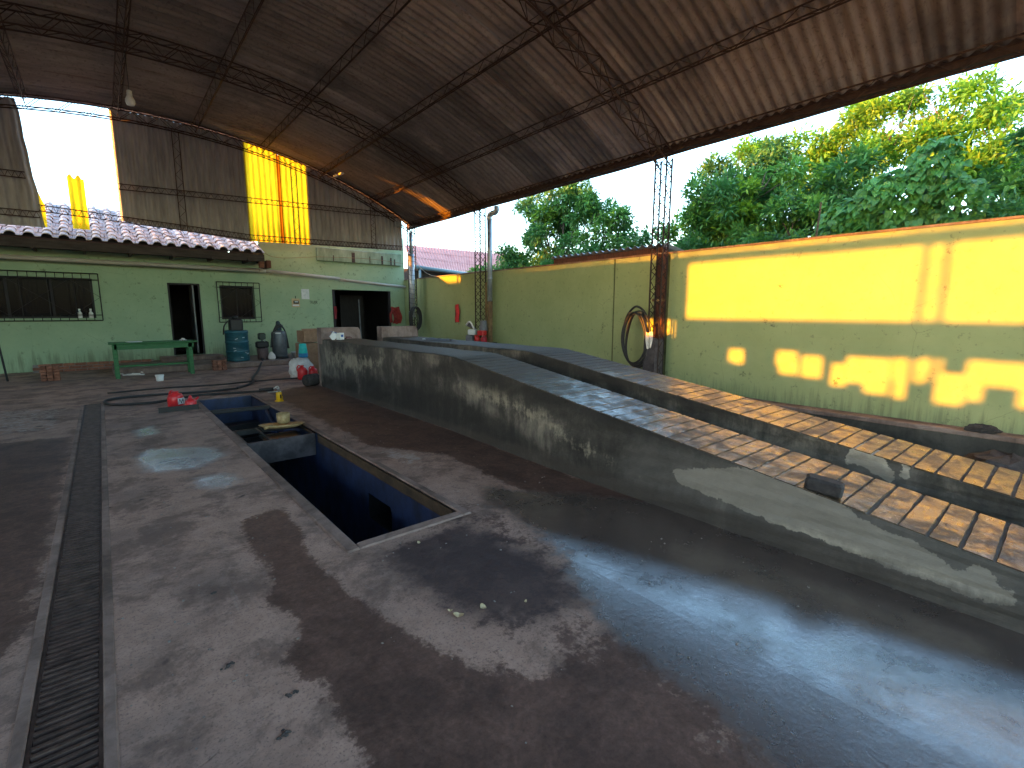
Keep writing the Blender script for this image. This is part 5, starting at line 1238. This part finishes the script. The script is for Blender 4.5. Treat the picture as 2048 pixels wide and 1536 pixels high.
tag(MB().tube([(0, 0, 0), (-.12, .1, 1.75)], .022, 6).build("leaning_rod", MT['blackmetal'], loc=(-1.78, 15.8, 0)), "thin dark rod leaning on the wall at the far left", "rod")

# things on the green wall
tag(house_fit(MB().bbox((0, 0, 0), (.25, .006, .33), .002).build("wall_notice", MT['paper'], loc=(5.25, HY-.006, 2.17))), "white paper notice pinned to the green wall left of the big doorway", "notice")
ws = thing("warning_sign", "small beige sign with dark band on the green wall below the notice", "sign", (4.93, HY-.006, 1.88)); house_fit(ws)
MB().bbox((0, 0, 0), (.25, .006, .28), .002).build("plate", MT['signtan'], ws)
MB().box((.01, -.0045, .02), (.17, .002, .10)).build("dark_band", MT['ink'], ws); MB().box((.02, -.0065, .035), (.11, .002, .035)).build("pale_line", MT['paper'], ws)
MB().box((0, -.0045, -.08), (.2, .002, .05)).build("pale_line", MT['paper'], ws); MB().tube([(0, -.003, .14), (0, -.003, .22)], .012, 5).build("hanger", MT['ink'], ws)
cvt = bpy.data.curves.new("lettering", 'FONT'); cvt.body = "TRUJIR"; cvt.size = .14; cvt.extrude = .001
to = bpy.data.objects.new("tmp", cvt); COL.objects.link(to); bpy.context.view_layer.update()
tme = bpy.data.meshes.new_from_object(to.evaluated_get(bpy.context.evaluated_depsgraph_get())); bpy.data.objects.remove(to)
tme.materials.clear(); tme.materials.append(MT['ink'])
lo = bpy.data.objects.new("wall_lettering", tme); COL.objects.link(lo); lo.location = (5.37, HY-.003, 1.86); lo.rotation_euler = (math.pi/2, 0, 0); lo.scale = (.62, 1, 1); house_fit(lo)
tag(lo, "black hand painted letters on the green wall beside the notice", "lettering")
# corner: red jackets, hanging gear
rj = thing("red_jacket", "red jacket hanging at the right side of the big doorway", "jacket", (8.42, HY-.14, 1.15)); house_fit(rj)
MB().grid(lambda u, v: (-.16+.34*u+.05*math.sin(v*5), -.05-.05*math.sin(u*6+v*3), .62*v+.02*math.sin(u*9)), 10, 10).build("body", pm("dull_red_cloth", (.22, .02, .02), (.38, .05, .04), 9, .9, .2), rj, True)
MB().tube(spline([(-.14, -.06, .5), (-.24, -.1, .3), (-.22, -.12, .05)], 4), .05, 8).build("sleeve", pm("dull_red_sleeve", (.18, .02, .02), (.3, .04, .03), 9, .9, .2), rj, True)
rj2 = MB(); rj2.grid(lambda u, v: (.09*u, -.03-.03*math.sin(u*5+v*4), .42*v), 6, 8); tag(house_fit(rj2.build("red_strap", pm("dark_red_strap", (.2, .02, .03), (.3, .03, .04), 9, .9, .2), loc=(6.16, HY-.02, 1.35), smooth=True)), "dark red strap hanging on the big doorway's left jamb", "strap")
tag(MB().bbox((0, 0, .16), (.16, .12, .32), .03).build("hanging_pouch", MT['grey'], loc=(8.82, 16.25, 1.3)), "grey pouch hung on the corner column next to the red jacket", "pouch")
tag(MB().bbox((0, 0, 0), (.10, .006, .13), .002).build("pouch_tag", MT['paper'], loc=(8.82, 16.184, 1.48)), "white tag on the grey pouch at the corner column", "tag")
chs = thing("cable_bundle", "dark bundle of hoses hung on the far corner column", "hose", (8.95, 16.22, 1.0))
for k in range(4):
    MB().tube([(.2*math.sin(a)+.03*k-.05, -.05-.02*k, .35+.42*math.cos(a)) for a in np.linspace(0, 2*math.pi, 20)], .02, 6).build("hose_loop", MT['black'], chs, True)
tag(MB().tube([(0, 0, 0), (.1, .35, 1.9)], .022, 6).build("leaning_pole", MT['tankgrey'], loc=(7.5, HY+.9, .151)), "slim grey pole leaning in the big dark doorway", "pole")
# lamps
lb = thing("hanging_lamp", "white bulb lamp hanging on a short cord from the roof at left", "lamp", (.8, 12.1, 5.4))
MB().lathe([(.02, .03), (.06, .045), (.078, .09), (.076, .14), (.05, .19), (.04, .22)], 18).build("bulb", MT['bulb'], lb, True)
MB().lathe([(.04, .22), (.045, .225), (.04, .3), (.02, .31)], 12).build("socket", MT['white'], lb, True)
MB().tube([(0, 0, .31), (.0, .02, 1.0)], .006, 5).build("cord", MT['black'], lb)
fl = thing("tube_lamp", "tiny white twin lamp fixed under a purlin near the yellow sheets", "lamp", (5.92, 15.4, 5.68))
for s_ in (0, 1): MB().bbox((s_*.07, -s_*.25, .05+.02*s_), (.1, .22, .05), .015).build("lamp_head", MT['bulb'], fl)
MB().tube([(0, 0, .07), (0, 0, .17)], .012, 5).build("stem", MT['blackmetal'], fl)
tag(MB().bbox((0, 0, 0), (.26, .1, .18), .015).build("junction_box", MT['galv'], loc=(8.5, 16.42, 4.72)), "pale grey box fixed high at the right end of the gable", "box")

# fallen leaves and grit
def dleaf(loc, s, label, seed):
    rg_ = random.Random(seed); m = MB(); n = 12
    pts = [(s*math.cos(2*math.pi*i/n)*1.0*(1+.08*math.sin(3*i)), s*.62*math.sin(2*math.pi*i/n), .004+.008*abs(math.cos(2*math.pi*i/n))+rg_.uniform(0, .003)) for i in range(n)] + [(0, 0, .002)]
    m.add(pts, [(i, (i+1) % n, n) for i in range(n)])
    tag(m.build("fallen_leaf", MT['leafdebris'], loc=loc, rz=rg_.uniform(0, 3)), label, "leaf", "dry leaves on the floor")
dleaf((1.30, 1.97, .001), .03, "round tan leaf, larger of two in front of the pit", 1)
dleaf((1.44, 1.94, .001), .026, "notched tan leaf right of the round one on the floor", 2)
dleaf((1.285, 2.03, .001), .014, "sliver of dry leaf just left of the round tan leaf", 3)
dleaf((1.65, 1.83, .001), .012, "crumb of dry leaf farthest right near the wet patch", 4)
dleaf((1.54, 2.82, .001), .018, "pale crumpled leaf close to the pit's near edge", 5)
def clod(x, y, sx, sy, label, seed):
    rg_ = random.Random(seed); m = MB()
    for _ in range(9):
        m.lathe([(.3, 0), (.5, .25), (.35, .6), (.1, .75)], 7, (rg_.gauss(0, sx*.4), rg_.gauss(0, sy*.4), 0), Matrix.Scale(rg_.uniform(.006, .016), 3), 1.4, 1)
    tag(m.build("mud_clod", MT['rubble'], loc=(x, y, .0005)), label, "mud clod")
clod(.29, 2.34, .03, .02, "dark crumbled mud clod left of the brown stain, farther one", 1)
clod(.46, 1.98, .025, .02, "dark mud clod beside the brown stain's left edge, middle of three", 2)
clod(.38, 1.79, .03, .02, "dark mud clod nearest the bottom edge of the picture", 3)
clod(.34, 3.05, .012, .012, "tiny dark mud crumb on the dry floor beside the tyre streak", 4)
gr = MB(); rg_ = random.Random(5)
for _ in range(420):
    x, y = rg_.uniform(-.1, 3.2), rg_.uniform(.5, 9)
    if hole(x, y) or PX0-.15 < x < PX1+.15 and PY0-.15 < y < PY1+.15: continue
    s = rg_.uniform(.002, .006)
    gr.box((x, y, s*.5), (s*2, s*1.6, s), Euler((rg_.uniform(0, .5), rg_.uniform(0, .5), rg_.uniform(0, 3))).to_matrix())
gr.build("floor_grit", MT['mortar'], kind='stuff')['label'] = "grit scattered over the concrete floor"
